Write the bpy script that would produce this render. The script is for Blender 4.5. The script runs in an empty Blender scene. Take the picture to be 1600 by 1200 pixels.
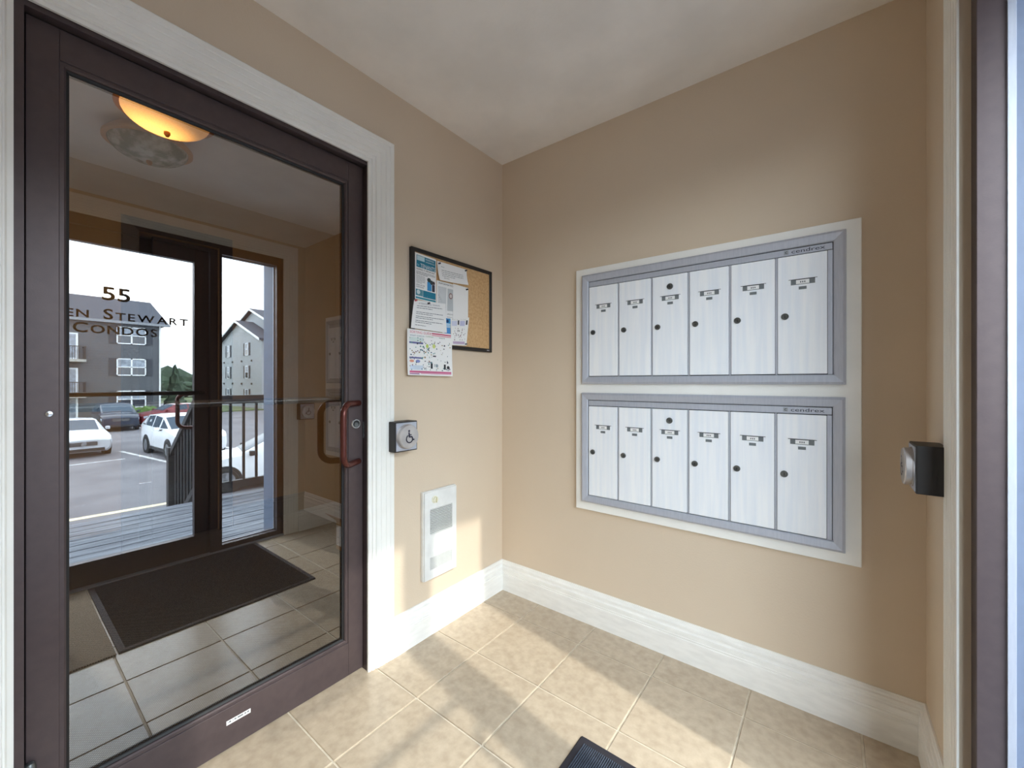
import bpy, bmesh, math, random
from mathutils import Vector, Matrix
random.seed(7)
C = bpy.context.scene.collection
S = bpy.context.scene
PI = math.pi

# ------------------------------------------------------------------ camera, sky, sun, exposure
cam = bpy.data.cameras.new('camera')
cam.sensor_width = 36.0
cam.lens = 638.5 / 1600 * 36
cam.shift_y = -2.8 / 1600
cam.clip_start = 0.02
cam.clip_end = 600
co = bpy.data.objects.new('camera', cam)
co.location = (1.4943, -1.8301, 1.1852)
co.rotation_euler = (PI / 2, 0, math.radians(37.841))
C.objects.link(co)
S.camera = co

S.view_settings.view_transform = 'Standard'
S.view_settings.look = 'None'
S.view_settings.gamma = 1.0
S.view_settings.use_curve_mapping = False
S.view_settings.exposure = 1.46
S.cycles.max_bounces = 14
S.cycles.diffuse_bounces = 8
S.cycles.glossy_bounces = 6
S.cycles.transmission_bounces = 8
S.cycles.transparent_max_bounces = 16
S.cycles.caustics_reflective = False
S.cycles.caustics_refractive = False
S.cycles.sample_clamp_indirect = 8.0

SKY = 5.0
w = bpy.data.worlds.new('sky')
S.world = w
w.use_nodes = True
nt = w.node_tree
nt.nodes.clear()
out = nt.nodes.new('ShaderNodeOutputWorld')
bg = nt.nodes.new('ShaderNodeBackground')
tc = nt.nodes.new('ShaderNodeTexCoord')
mp = nt.nodes.new('ShaderNodeMapping')
mp.inputs['Scale'].default_value = (1.0, 1.0, 3.0)
nz = nt.nodes.new('ShaderNodeTexNoise')
nz.inputs['Scale'].default_value = 2.2
nz.inputs['Detail'].default_value = 6
rp = nt.nodes.new('ShaderNodeValToRGB')
rp.color_ramp.elements[0].position = 0.32
rp.color_ramp.elements[0].color = (0.60, 0.74, 0.90, 1)
rp.color_ramp.elements[1].position = 0.62
rp.color_ramp.elements[1].color = (0.92, 0.97, 1.0, 1)
nt.links.new(tc.outputs['Generated'], mp.inputs[0])
nt.links.new(mp.outputs[0], nz.inputs['Vector'])
nt.links.new(nz.outputs[0], rp.inputs[0])
nt.links.new(rp.outputs[0], bg.inputs[0])
bg.inputs[1].default_value = SKY
nt.links.new(bg.outputs[0], out.inputs[0])

sd = bpy.data.lights.new('sun', 'SUN')
sd.energy = 1.1
sd.angle = math.radians(1.2)
sd.color = (1.0, 0.95, 0.86)
so = bpy.data.objects.new('sun', sd)
so.location = (20, -4, 15)
so.rotation_euler = Vector((1.0, -0.153, 0.84)).to_track_quat('Z', 'Y').to_euler()
C.objects.link(so)

pl = bpy.data.lights.new('entry_light_portal', 'AREA')
pl.shape = 'RECTANGLE'
pl.size = 2.1
pl.size_y = 1.4
pl.cycles.is_portal = True
po = bpy.data.objects.new('entry_light_portal', pl)
po.location = (1.86, -1.13, 1.07)
po.rotation_euler = (0, PI / 2, 0)
C.objects.link(po)

# ------------------------------------------------------------------ materials
def lin(c):
    r = []
    for v in c[:3]:
        v = v / 255.0
        r.append(v / 12.92 if v <= 0.04045 else ((v + 0.055) / 1.055) ** 2.4)
    return (r[0], r[1], r[2], 1.0)

MATS = {}
def mat(name, col, rough=0.6, metal=0.0, col2=None, scale=20.0, bump=0.0, bscale=None, spec=None,
        emit=None, stretch=None, rand=0.0, detail=4, contrast=(0.35, 0.65), coat=0.0, dist=0.002):
    if name in MATS:
        return MATS[name]
    m = bpy.data.materials.new(name)
    m.use_nodes = True
    n = m.node_tree
    b = n.nodes['Principled BSDF']
    b.inputs['Base Color'].default_value = lin(col)
    b.inputs['Roughness'].default_value = rough
    b.inputs['Metallic'].default_value = metal
    if spec is not None:
        b.inputs['Specular IOR Level'].default_value = spec
    if coat:
        b.inputs['Coat Weight'].default_value = coat
    if emit:
        b.inputs['Emission Color'].default_value = lin(emit[0])
        b.inputs['Emission Strength'].default_value = emit[1]
    t = n.nodes.new('ShaderNodeTexCoord')
    mpn = n.nodes.new('ShaderNodeMapping')
    if stretch:
        mpn.inputs['Scale'].default_value = stretch
    n.links.new(t.outputs['Object'], mpn.inputs[0])
    src = mpn.outputs[0]
    if rand:
        oi = n.nodes.new('ShaderNodeObjectInfo')
        ad = n.nodes.new('ShaderNodeVectorMath')
        ad.operation = 'MULTIPLY_ADD'
        n.links.new(oi.outputs['Random'], ad.inputs[0])
        ad.inputs[1].default_value = (37, 91, 53)
        n.links.new(src, ad.inputs[2])
        src = ad.outputs[0]
    nz = n.nodes.new('ShaderNodeTexNoise')
    nz.inputs['Scale'].default_value = scale
    nz.inputs['Detail'].default_value = detail
    n.links.new(src, nz.inputs['Vector'])
    c2 = col2 if col2 else tuple(max(0, v * 0.96) for v in col)
    r = n.nodes.new('ShaderNodeValToRGB')
    r.color_ramp.elements[0].position = contrast[0]
    r.color_ramp.elements[0].color = lin(c2)
    r.color_ramp.elements[1].position = contrast[1]
    r.color_ramp.elements[1].color = lin(col)
    n.links.new(nz.outputs[0], r.inputs[0])
    last = r.outputs[0]
    if rand:
        hs = n.nodes.new('ShaderNodeHueSaturation')
        mr = n.nodes.new('ShaderNodeMapRange')
        mr.inputs[3].default_value = 1 - rand
        mr.inputs[4].default_value = 1 + rand
        n.links.new(oi.outputs['Random'], mr.inputs[0])
        n.links.new(mr.outputs[0], hs.inputs['Value'])
        n.links.new(last, hs.inputs['Color'])
        last = hs.outputs[0]
    n.links.new(last, b.inputs['Base Color'])
    if bump:
        nb = n.nodes.new('ShaderNodeTexNoise')
        nb.inputs['Scale'].default_value = bscale or scale * 4
        nb.inputs['Detail'].default_value = 3
        n.links.new(src, nb.inputs['Vector'])
        bp = n.nodes.new('ShaderNodeBump')
        bp.inputs['Strength'].default_value = bump
        bp.inputs['Distance'].default_value = dist
        n.links.new(nb.outputs[0], bp.inputs['Height'])
        n.links.new(bp.outputs[0], b.inputs['Normal'])
    MATS[name] = m
    return m

def glass(name, tint, ior):
    m = bpy.data.materials.new(name)
    m.use_nodes = True
    n = m.node_tree
    n.nodes.clear()
    o = n.nodes.new('ShaderNodeOutputMaterial')
    tr = n.nodes.new('ShaderNodeBsdfTransparent')
    tr.inputs[0].default_value = tint
    gl = n.nodes.new('ShaderNodeBsdfGlossy')
    gl.inputs['Roughness'].default_value = 0.0
    gl.inputs[0].default_value = (0.97, 0.98, 1.0, 1)
    mx = n.nodes.new('ShaderNodeMixShader')
    lw = n.nodes.new('ShaderNodeLayerWeight')
    lw.inputs[0].default_value = 0.5
    pw = n.nodes.new('ShaderNodeMath')
    pw.operation = 'POWER'
    pw.inputs[1].default_value = 4.0
    n.links.new(lw.outputs['Facing'], pw.inputs[0])
    f0 = ((ior - 1) / (ior + 1)) ** 2
    ma = n.nodes.new('ShaderNodeMath')
    ma.operation = 'MULTIPLY_ADD'
    ma.inputs[1].default_value = 1 - f0
    ma.inputs[2].default_value = f0
    n.links.new(pw.outputs[0], ma.inputs[0])
    n.links.new(ma.outputs[0], mx.inputs[0])
    n.links.new(tr.outputs[0], mx.inputs[1])
    n.links.new(gl.outputs[0], mx.inputs[2])
    n.links.new(mx.outputs[0], o.inputs[0])
    MATS[name] = m
    return m

M_wall = mat('tan wall paint', (216, 199, 178), 0.75, col2=(214, 197, 176), scale=3, bump=0.25, bscale=140, spec=0.25)
M_lobbywall = mat('ochre lobby wall paint', (190, 146, 88), 0.7, col2=(182, 138, 82), scale=3, bump=0.2, bscale=140)
M_ceil = mat('ceiling paint', (246, 241, 236), 0.9, scale=4, bump=0.2, bscale=90, spec=0.1)
M_trim = mat('white trim paint', (245, 244, 240), 0.4, col2=(240, 239, 235), scale=8)
M_base = mat('white baseboard paint', (246, 245, 242), 0.4, col2=(238, 237, 234), scale=14, stretch=(1, 1, 4))
M_tile = mat('tan floor tile', (198, 182, 161), 0.27, col2=(180, 163, 142), scale=34, detail=14, rand=0.02, bump=0.06, bscale=60, contrast=(0.3, 0.7), spec=0.5)
M_grout = mat('pale grout', (222, 211, 193), 0.85, col2=(203, 192, 174), scale=30, bump=0.4, bscale=200)
M_bronze = mat('dark bronze metal', (86, 74, 75), 0.38, metal=0.35, col2=(82, 70, 72), scale=40, bump=0.05, bscale=300)
M_bronze_dk = mat('black glazing gasket', (22, 20, 22), 0.6)
M_handle = mat('oxblood bronze handle', (98, 52, 46), 0.25, metal=0.5)
M_alu = mat('satin aluminium', (190, 194, 206), 0.42, metal=0.3, col2=(182, 187, 200), scale=30, stretch=(6, 1, 0.6))
M_boxdoor = mat('brushed aluminium letterbox door', (246, 248, 252), 0.42, metal=0.0, col2=(236, 241, 249), scale=7, stretch=(9, 1, 0.5))
M_gap = mat('dark joint', (28, 28, 32), 0.8)
M_slot = mat('grey slot', (112, 118, 122), 0.6)
M_chrome = mat('chrome', (205, 207, 210), 0.2, metal=0.95)
M_lock = mat('nickel lock', (120, 124, 124), 0.35, metal=0.8, col2=(90, 94, 96), scale=60)
M_black = mat('black plastic', (34, 32, 33), 0.5, bump=0.1, bscale=200)
M_paper = mat('white paper', (243, 243, 243), 0.8, col2=(238, 239, 241), scale=3)
M_cork = mat('cork', (214, 178, 132), 0.9, col2=(198, 158, 112), scale=90, bump=0.4, bscale=300)
M_heater = mat('white heater enamel', (232, 233, 232), 0.35)
M_heatin = mat('dark heater inside', (52, 50, 50), 0.7)
M_matrub = mat('rubber mat border', (52, 50, 56), 0.8, spec=0.2)
M_matrib = mat('ribbed mat fibre', (58, 66, 80), 0.8, col2=(42, 49, 61), scale=60, bump=0.3)
M_weath = mat('weathered deck board', (138, 144, 154), 0.8, col2=(84, 90, 102), scale=5, detail=8, stretch=(9, 0.5, 9), rand=0.08, bump=0.5, bscale=20)
M_rail = mat('black railing', (36, 36, 42), 0.5)
M_asph = mat('asphalt', (112, 111, 116), 0.9, col2=(94, 93, 99), scale=0.6, detail=9, bump=0.5, bscale=60)
M_line = mat('worn yellow line paint', (226, 214, 176), 0.8, col2=(180, 172, 150), scale=5)
M_linew = mat('worn white line paint', (220, 220, 220), 0.8, col2=(160, 160, 160), scale=5)
M_grass = mat('grass', (98, 110, 74), 0.95, col2=(74, 88, 56), scale=1.5, bump=0.6)
M_wglass = mat('dark window glass', (52, 60, 72), 0.08, spec=0.8)
M_wcurt = mat('window with pale blind', (150, 160, 172), 0.2, col2=(104, 114, 128), scale=3)
M_shut = mat('charcoal shutter', (54, 58, 66), 0.7)
M_roof = mat('grey roof shingles', (64, 68, 80), 0.95, col2=(54, 58, 68), scale=6, bump=0.5)
M_bronzelamp = mat('brass lamp ring', (210, 140, 60), 0.4, metal=0.3)
M_leaf = mat('dark conifer foliage', (60, 78, 58), 0.95, col2=(38, 52, 40), scale=1.5, bump=1.0, bscale=5)
M_leaf2 = mat('green bush foliage', (96, 124, 62), 0.95, col2=(62, 86, 42), scale=6, bump=1.0, bscale=12)
M_bark = mat('bark', (84, 70, 58), 0.95)
M_white = mat('exterior white vinyl', (236, 238, 240), 0.5)
M_conc = mat('concrete', (170, 168, 162), 0.9, col2=(150, 148, 142), scale=4)
M_lobbyglass = glass('lobby door glass', (0.27, 0.265, 0.26, 1), 2.7)
M_entryglass = glass('clear entry glass', (0.93, 0.96, 0.95, 1), 1.75)

def siding(name, col, pitch):
    m = mat(name, col, 0.7, scale=2)
    n = m.node_tree
    b = n.nodes['Principled BSDF']
    t = n.nodes.new('ShaderNodeTexCoord')
    wv = n.nodes.new('ShaderNodeTexWave')
    wv.bands_direction = 'Z'
    wv.wave_profile = 'SAW'
    wv.inputs['Scale'].default_value = 2 * PI / 20 / pitch
    n.links.new(t.outputs['Object'], wv.inputs['Vector'])
    bp = n.nodes.new('ShaderNodeBump')
    bp.inputs['Strength'].default_value = 0.9
    bp.inputs['Distance'].default_value = 0.03
    n.links.new(wv.outputs['Fac'], bp.inputs['Height'])
    n.links.new(bp.outputs[0], b.inputs['Normal'])
    return m
M_side_dk = siding('grey vinyl siding', (88, 92, 98), 0.2)
M_side_lt = siding('pale vinyl siding', (176, 180, 184), 0.2)

def weave_material(name, ca, cb):
    m = mat(name, ca, 0.9, scale=5)
    n = m.node_tree
    b = n.nodes['Principled BSDF']
    t = n.nodes.new('ShaderNodeTexCoord')
    sp = n.nodes.new('ShaderNodeSeparateXYZ')
    n.links.new(t.outputs['Object'], sp.inputs[0])
    outs = []
    for ax, k in ((0, 2 * PI / 0.011), (1, 2 * PI / 0.008)):
        mu = n.nodes.new('ShaderNodeMath'); mu.operation = 'MULTIPLY'; mu.inputs[1].default_value = k
        n.links.new(sp.outputs[ax], mu.inputs[0])
        sn = n.nodes.new('ShaderNodeMath'); sn.operation = 'SINE'
        n.links.new(mu.outputs[0], sn.inputs[0])
        outs.append(sn)
    pr = n.nodes.new('ShaderNodeMath'); pr.operation = 'MULTIPLY'
    n.links.new(outs[0].outputs[0], pr.inputs[0]); n.links.new(outs[1].outputs[0], pr.inputs[1])
    rp = n.nodes.new('ShaderNodeValToRGB')
    rp.color_ramp.elements[0].position = 0.0
    rp.color_ramp.elements[0].color = lin(ca)
    rp.color_ramp.elements[1].position = 0.5
    rp.color_ramp.elements[1].color = lin(cb)
    n.links.new(pr.outputs[0], rp.inputs[0])
    n.links.new(rp.outputs[0], b.inputs['Base Color'])
    return m
M_carpet = weave_material('grey woven carpet', (72, 65, 58), (200, 188, 168))
M_brownmat = weave_material('brown woven mat', (92, 76, 60), (186, 168, 144))

# ------------------------------------------------------------------ mesh helpers
class MB:
    def __init__(s):
        s.v = []; s.f = []; s.m = []; s.mi = 0
    def add(s, vs, fs, mi=None):
        o = len(s.v)
        s.v += [tuple(v) for v in vs]
        for f in fs:
            s.f.append(tuple(i + o for i in f)); s.m.append(s.mi if mi is None else mi)
        return s
    def box(s, x0, x1, y0, y1, z0, z1, mi=None):
        v = [(x0, y0, z0), (x1, y0, z0), (x1, y1, z0), (x0, y1, z0), (x0, y0, z1), (x1, y0, z1), (x1, y1, z1), (x0, y1, z1)]
        return s.add(v, [(0, 3, 2, 1), (4, 5, 6, 7), (0, 1, 5, 4), (1, 2, 6, 5), (2, 3, 7, 6), (3, 0, 4, 7)], mi)
    def lathe(s, prof, c=(0, 0, 0), axis='z', n=24, mi=None):
        # prof: list of (r, h) along axis
        vs = []; fs = []
        for (r, h) in prof:
            for k in range(n):
                a = 2 * PI * k / n
                p = (r * math.cos(a), r * math.sin(a), h)
                if axis == 'x': p = (p[2], p[0], p[1])
                elif axis == 'y': p = (p[1], p[2], p[0])
                vs.append((p[0] + c[0], p[1] + c[1], p[2] + c[2]))
        for i in range(len(prof) - 1):
            for k in range(n):
                k2 = (k + 1) % n
                fs.append((i * n + k, i * n + k2, (i + 1) * n + k2, (i + 1) * n + k))
        fs.append(tuple(reversed(range(n))))
        fs.append(tuple((len(prof) - 1) * n + k for k in range(n)))
        return s.add(vs, fs, mi)
    def tube(s, pts, r, n=10, mi=None):
        pts = [Vector(p) for p in pts]
        vs = []; fs = []
        up = None
        for i, p in enumerate(pts):
            d = (pts[min(i + 1, len(pts) - 1)] - pts[max(i - 1, 0)]).normalized()
            if up is None:
                up = Vector((0, 0, 1)) if abs(d.z) < 0.9 else Vector((1, 0, 0))
            a = d.cross(up).normalized()
            b = a.cross(d).normalized()
            up = b
            for k in range(n):
                t = 2 * PI * k / n
                vs.append(p + a * (r * math.cos(t)) + b * (r * math.sin(t)))
        for i in range(len(pts) - 1):
            for k in range(n):
                k2 = (k + 1) % n
                fs.append((i * n + k, i * n + k2, (i + 1) * n + k2, (i + 1) * n + k))
        fs.append(tuple(reversed(range(n))))
        fs.append(tuple((len(pts) - 1) * n + k for k in range(n)))
        return s.add(vs, fs, mi)
    def prism(s, poly, axis, a, b, mi=None):
        # poly: 2D points; extruded along axis from a to b
        n = len(poly)
        def P(p, h):
            if axis == 'x': return (h, p[0], p[1])
            if axis == 'y': return (p[0], h, p[1])
            return (p[0], p[1], h)
        vs = [P(p, a) for p in poly] + [P(p, b) for p in poly]
        fs = [tuple(range(n)), tuple(reversed(range(n, 2 * n)))]
        for i in range(n):
            j = (i + 1) % n
            fs.append((i, i + n, j + n, j))
        return s.add(vs, fs, mi)
    def build(s, name, mats, parent=None, bevel=0.0, seg=2, smooth=False, angle=40, fix=True):
        me = bpy.data.meshes.new(name)
        me.from_pydata(s.v, [], s.f)
        if not isinstance(mats, (list, tuple)): mats = [mats]
        for m in mats: me.materials.append(m)
        for p, mi in zip(me.polygons, s.m): p.material_index = mi
        bm = bmesh.new(); bm.from_mesh(me)
        if fix: bmesh.ops.recalc_face_normals(bm, faces=bm.faces)
        if bevel:
            es = [e for e in bm.edges if len(e.link_faces) == 2 and e.calc_face_angle(0) > math.radians(35)]
            bmesh.ops.bevel(bm, geom=es, offset=bevel, segments=seg, affect='EDGES', profile=0.6)
        if smooth:
            for f in bm.faces: f.smooth = True
            for e in bm.edges:
                if len(e.link_faces) == 2 and e.calc_face_angle(0) > math.radians(angle): e.smooth = False
        bm.to_mesh(me); bm.free()
        o = bpy.data.objects.new(name, me)
        C.objects.link(o)
        if parent is not None:
            o.parent = parent
            o.matrix_parent_inverse = Matrix.Identity(4)
            # children are modelled in world coordinates relative to the parent's base
            off = Vector(parent.get('_base', (0, 0, 0)))
            o.location = -off if parent.type == 'EMPTY' else (0, 0, 0)
        return o

def tag(o, label=None, cat=None, group=None, kind=None):
    if label: o['label'] = label
    if cat: o['category'] = cat
    if group: o['group'] = group
    if kind: o['kind'] = kind
    return o

def thing(name, label, cat, base=(0, 0, 0), group=None, kind=None):
    """Empty at the thing's base; its parts are modelled in world coordinates"""
    o = bpy.data.objects.new(name, None)
    o.empty_display_size = 0.05
    C.objects.link(o)
    o.location = base
    o['_base'] = tuple(base)
    return tag(o, label, cat, group, kind)

def copy_tree(o, parent=None):
    c = o.copy(); C.objects.link(c)
    if parent is not None: c.parent = parent
    for ch in list(o.children): copy_tree(ch, c)
    return c

def struct(name, mb, m, parent=None, **k):
    o = mb.build(name, m, parent, **k)
    if parent is None: o['kind'] = 'structure'
    return o

FONTCACHE = {}
def text_geo(body, bold=0.0):
    """flat glyph faces, cap height 1, starting at x=0"""
    key = (body, bold)
    if key not in FONTCACHE:
        cu = bpy.data.curves.new('t', 'FONT')
        cu.body = body; cu.size = 1.0; cu.fill_mode = 'FRONT'; cu.resolution_u = 3; cu.offset = bold
        ob = bpy.data.objects.new('t', cu)
        C.objects.link(ob)
        dg = bpy.context.evaluated_depsgraph_get()
        me = bpy.data.meshes.new_from_object(ob.evaluated_get(dg))
        vs = [(v.co.x, v.co.y) for v in me.vertices]
        fs = [tuple(p.vertices) for p in me.polygons]
        bpy.data.objects.remove(ob); bpy.data.curves.remove(cu); bpy.data.meshes.remove(me)
        if vs:
            x0 = min(v[0] for v in vs); x1 = max(v[0] for v in vs); y0 = min(v[1] for v in vs); y1 = max(v[1] for v in vs)
            vs = [((v[0] - x0) / (y1 - y0), (v[1] - y0) / (y1 - y0)) for v in vs]
            FONTCACHE[key] = (vs, fs, (x1 - x0) / (y1 - y0))
        else:
            FONTCACHE[key] = ([], [], 0)
    return FONTCACHE[key]

def text_on(mb, body, mapf, a0, b0, width, height, mi=None, align='l', bold=0.0):
    vs, fs, wd = text_geo(body, bold)
    sx = width / wd
    if align == 'c': a0 -= width / 2
    mb.add([mapf(a0 + v[0] * sx, b0 + v[1] * height) for v in vs], fs, mi)

def mitre(mb_factory, rect, prof, mapf, open_bottom=False):
    """rect=(a0,a1,b0,b1) inner; prof=[(w,d)]; returns MBs for left,right,top(,bottom)"""
    a0, a1, b0, b1 = rect
    n = len(prof)
    res = []
    def strip(pts0, pts1):
        mb = MB()
        vs = [mapf(*p) for p in pts0] + [mapf(*p) for p in pts1]
        fs = [(i, i + 1, n + i + 1, n + i) for i in range(n - 1)]
        fs += [(n - 1, 0, n, 2 * n - 1), tuple(range(n)), tuple(reversed(range(n, 2 * n)))]
        mb.add(vs, fs)
        return mb
    lo = lambda w: b0 if open_bottom else b0 - w
    res.append(strip([(a0 - w, lo(w), d) for w, d in prof], [(a0 - w, b1 + w, d) for w, d in prof]))
    res.append(strip([(a1 + w, lo(w), d) for w, d in prof], [(a1 + w, b1 + w, d) for w, d in prof]))
    res.append(strip([(a0 - w, b1 + w, d) for w, d in prof], [(a1 + w, b1 + w, d) for w, d in prof]))
    if not open_bottom:
        res.append(strip([(a0 - w, b0 - w, d) for w, d in prof], [(a1 + w, b0 - w, d) for w, d in prof]))
    return res

# ------------------------------------------------------------------ the vestibule shell
XR = 1.737; YF = -2.15; H = 2.44
LX = -2.377           # far side of the lobby behind the glass door
# tiled floor
fl = MB(); fl.box(-0.055, 1.85, YF, 0.0, -0.05, -0.004)
floor = struct('floor', fl, M_grout)
G = 0.0035
tiles = {}
kx = [-0.055 + 0.327 * i for i in range(0, 8)]
ky = [0.144 - 0.327 * i for i in range(0, 9)]
for i in range(len(kx) - 1):
    for j in range(len(ky) - 1):
        x0 = max(kx[i] + G, -0.052); x1 = min(kx[i + 1] - G, 1.80)
        y1 = min(ky[j] - G, 0.0); y0 = max(ky[j + 1] + G, YF)
        if x1 - x0 < 0.01 or y1 - y0 < 0.01: continue
        wx, wy = round(x1 - x0, 4), round(y1 - y0, 4)
        if (wx, wy) not in tiles:
            t = MB().box(-wx / 2, wx / 2, -wy / 2, wy / 2, -0.012, 0.0)
            o = t.build('tile', M_tile, floor, bevel=0.0012, seg=1)
            tiles[(wx, wy)] = o
        else:
            o = tiles[(wx, wy)].copy(); C.objects.link(o)
        o.location = ((x0 + x1) / 2, (y0 + y1) / 2, 0.0)

def wall_with_hole(x0, x1, ya, yb, za, zb, hy0, hy1, hz1, mi=0):
    mb = MB()
    mb.box(x0, x1, ya, hy0, za, zb)
    mb.box(x0, x1, hy1, yb, za, zb)
    mb.box(x0, x1, hy0, hy1, hz1, zb)
    return mb
DY0, DY1, DZ = -1.795, -0.869, 2.091      # lobby door opening
struct('wall_left', wall_with_hole(-0.11, 0.0, YF - 0.1, 0.0, 0, H, DY0, DY1, DZ), M_wall)
struct('wall_back', MB().box(0.0, XR + 0.2, 0.0, 0.1, 0, H), M_wall)
EY0, EY1, EZ = -1.862, -0.411, 2.145      # entrance opening
struct('wall_right', wall_with_hole(XR, XR + 0.1, YF - 0.1, 0.0, 0, H, EY0, EY1, EZ), M_wall)
struct('wall_front', MB().box(0.0, XR, YF - 0.1, YF, 0, H), M_wall)
struct('ceiling', MB().box(-0.0, XR, YF, 0.0, H, H + 0.1), M_ceil)

# baseboards with a moulded top
BP = [(0.0, 0.0), (0.0, 0.021), (0.094, 0.021), (0.096, 0.0175), (0.0985, 0.0175), (0.1005, 0.0205), (0.104, 0.0205), (0.106, 0.017), (0.1085, 0.017), (0.1105, 0.020), (0.127, 0.0195), (0.130, 0.0125),
      (0.136, 0.0105), (0.141, 0.0165), (0.149, 0.0165), (0.152, 0.011), (0.159, 0.0095), (0.162, 0.006), (0.165, 0.005), (0.165, 0.0)]
def baseboard(name, p0, p1, nrm, m0, m1, m=M_base):
    """p0->p1 along the wall, nrm into the room; m0/m1: mitre factor at each end"""
    p0 = Vector(p0); p1 = Vector(p1); nrm = Vector(nrm); d = (p1 - p0).normalized()
    n = len(BP)
    vs = []
    for (z, dp) in BP: vs.append((p0 + nrm * dp + d * (dp * m0)) + Vector((0, 0, z)))
    for (z, dp) in BP: vs.append((p1 + nrm * dp - d * (dp * m1)) + Vector((0, 0, z)))
    fs = [(i, (i + 1) % n, n + (i + 1) % n, n + i) for i in range(n)]
    fs += [tuple(range(n)), tuple(reversed(range(n, 2 * n)))]
    mb = MB(); mb.add(vs, fs)
    return struct(name, mb, m)
baseboard('baseboard_left', (0, -0.754, 0), (0, 0, 0), (1, 0, 0), 0, 1)
baseboard('baseboard_back', (0, 0, 0), (XR, 0, 0), (0, -1, 0), 1, 1)
baseboard('baseboard_right', (XR, -0.310, 0), (XR, 0, 0), (-1, 0, 0), 0, 1)
baseboard('baseboard_front', (0, YF, 0), (XR, YF, 0), (0, 1, 0), 1, 1)

# fluted door casings
CP = [(-0.004, 0.0), (-0.004, 0.008), (0.006, 0.010), (0.009, 0.006), (0.012, 0.006), (0.014, 0.012), (0.022, 0.013), (0.025, 0.009), (0.028, 0.009),
      (0.031, 0.016), (0.046, 0.017), (0.048, 0.0145), (0.051, 0.0145), (0.053, 0.0175), (0.070, 0.018), (0.072, 0.0155), (0.074, 0.0155),
      (0.076, 0.0185), (0.090, 0.019), (0.092, 0.0165), (0.094, 0.0165), (0.096, 0.020), (0.111, 0.021), (0.115, 0.018), (0.115, 0.0)]
t1 = tag(thing('trim_1', None, None), kind='structure')
for mb, nm in zip(mitre(MB, (DY0, DY1, 0.0, DZ), CP, lambda a, b, d: (d, a, b), True), ('casing_leg', 'casing_leg', 'casing_head')):
    mb.build(nm, M_trim, t1)
CP2 = [(w_ * 0.88, d * 0.5) for w_, d in CP]
t2 = tag(thing('trim_2', None, None), kind='structure')
for mb, nm in zip(mitre(MB, (EY0, EY1, 0.0, EZ), CP2, lambda a, b, d: (XR - d, a, b), True), ('casing_leg', 'casing_leg', 'casing_head')):
    mb.build(nm, M_trim, t2)

# ------------------------------------------------------------------ the glass lobby door (door_1)
d1 = tag(thing('door_1', 'dark bronze framed glass lobby door mirroring the car park', None), kind='structure')
fx0, fx1 = -0.105, -0.004
LY0, LY1, LZ = -1.772, -0.874, 2.072
fr = MB()
fr.box(fx0, fx1, DY0, LY0 - 0.003, 0, DZ)
fr.box(fx0, fx1, LY1 + 0.003, DY1, 0, DZ)
fr.box(fx0, fx1, LY0 - 0.003, LY1 + 0.003, LZ + 0.003, DZ)
fr.box(fx0, -0.083, LY0 - 0.003, LY0 + 0.010, 0, LZ)
fr.box(fx0, -0.083, LY1 - 0.010, LY1 + 0.003, 0, LZ)
fr.build('door_frame', M_bronze, d1)
GY0, GY1, GZ0, GZ1 = -1.705, -0.950, 0.151, 1.981
lx0, lx1 = -0.080, -0.030
def leafpart(name, y0, y1, z0, z1):
    return MB().box(lx0, lx1, y0, y1, z0, z1).build(name, M_bronze, d1, bevel=0.0012, seg=1)
leafpart('stile', LY0, GY0 - 0.012, 0.008, LZ)
leafpart('stile', GY1 + 0.012, LY1, 0.008, LZ)
leafpart('top_rail', GY0 - 0.012, GY1 + 0.012, GZ1 + 0.012, LZ)
leafpart('bottom_rail', GY0 - 0.012, GY1 + 0.012, 0.008, GZ0 - 0.012)
def glazing_bead(x_face, depth, rect, parent, sgn=1):
    prof = [(0.0, -0.018), (0.0, -0.004), (0.004, 0.0), (0.0125, 0.0), (0.0125, -0.018)]
    mbs = mitre(MB, rect, prof, lambda a, b, d: (x_face + sgn * d, a, b))
    mb = MB()
    for q in mbs: mb.add(q.v, q.f)
    return mb
glazing_bead(lx1 - 0.004, 0, (GY0, GY1, GZ0, GZ1), d1).build('glazing_bead', M_bronze, d1)
gk = MB()
for q in mitre(MB, (GY0, GY1, GZ0, GZ1), [(-0.006, -0.022), (-0.006, -0.016), (0.002, -0.012), (0.002, -0.022)], lambda a, b, d: (lx1 + d, a, b)): gk.add(q.v, q.f)
gk.build('gasket', M_bronze_dk, d1)
def pane(name, x, y0, y1, z0, z1, m, parent):
    mb = MB(); mb.add([(x, y0, z0), (x, y1, z0), (x, y1, z1), (x, y0, z1)], [(0, 1, 2, 3)])
    return mb.build(name, m, parent, fix=False)
pane('glass_pane', -0.055, GY0 - 0.008, GY1 + 0.008, GZ0 - 0.008, GZ1 + 0.008, M_lobbyglass, d1)
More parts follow.
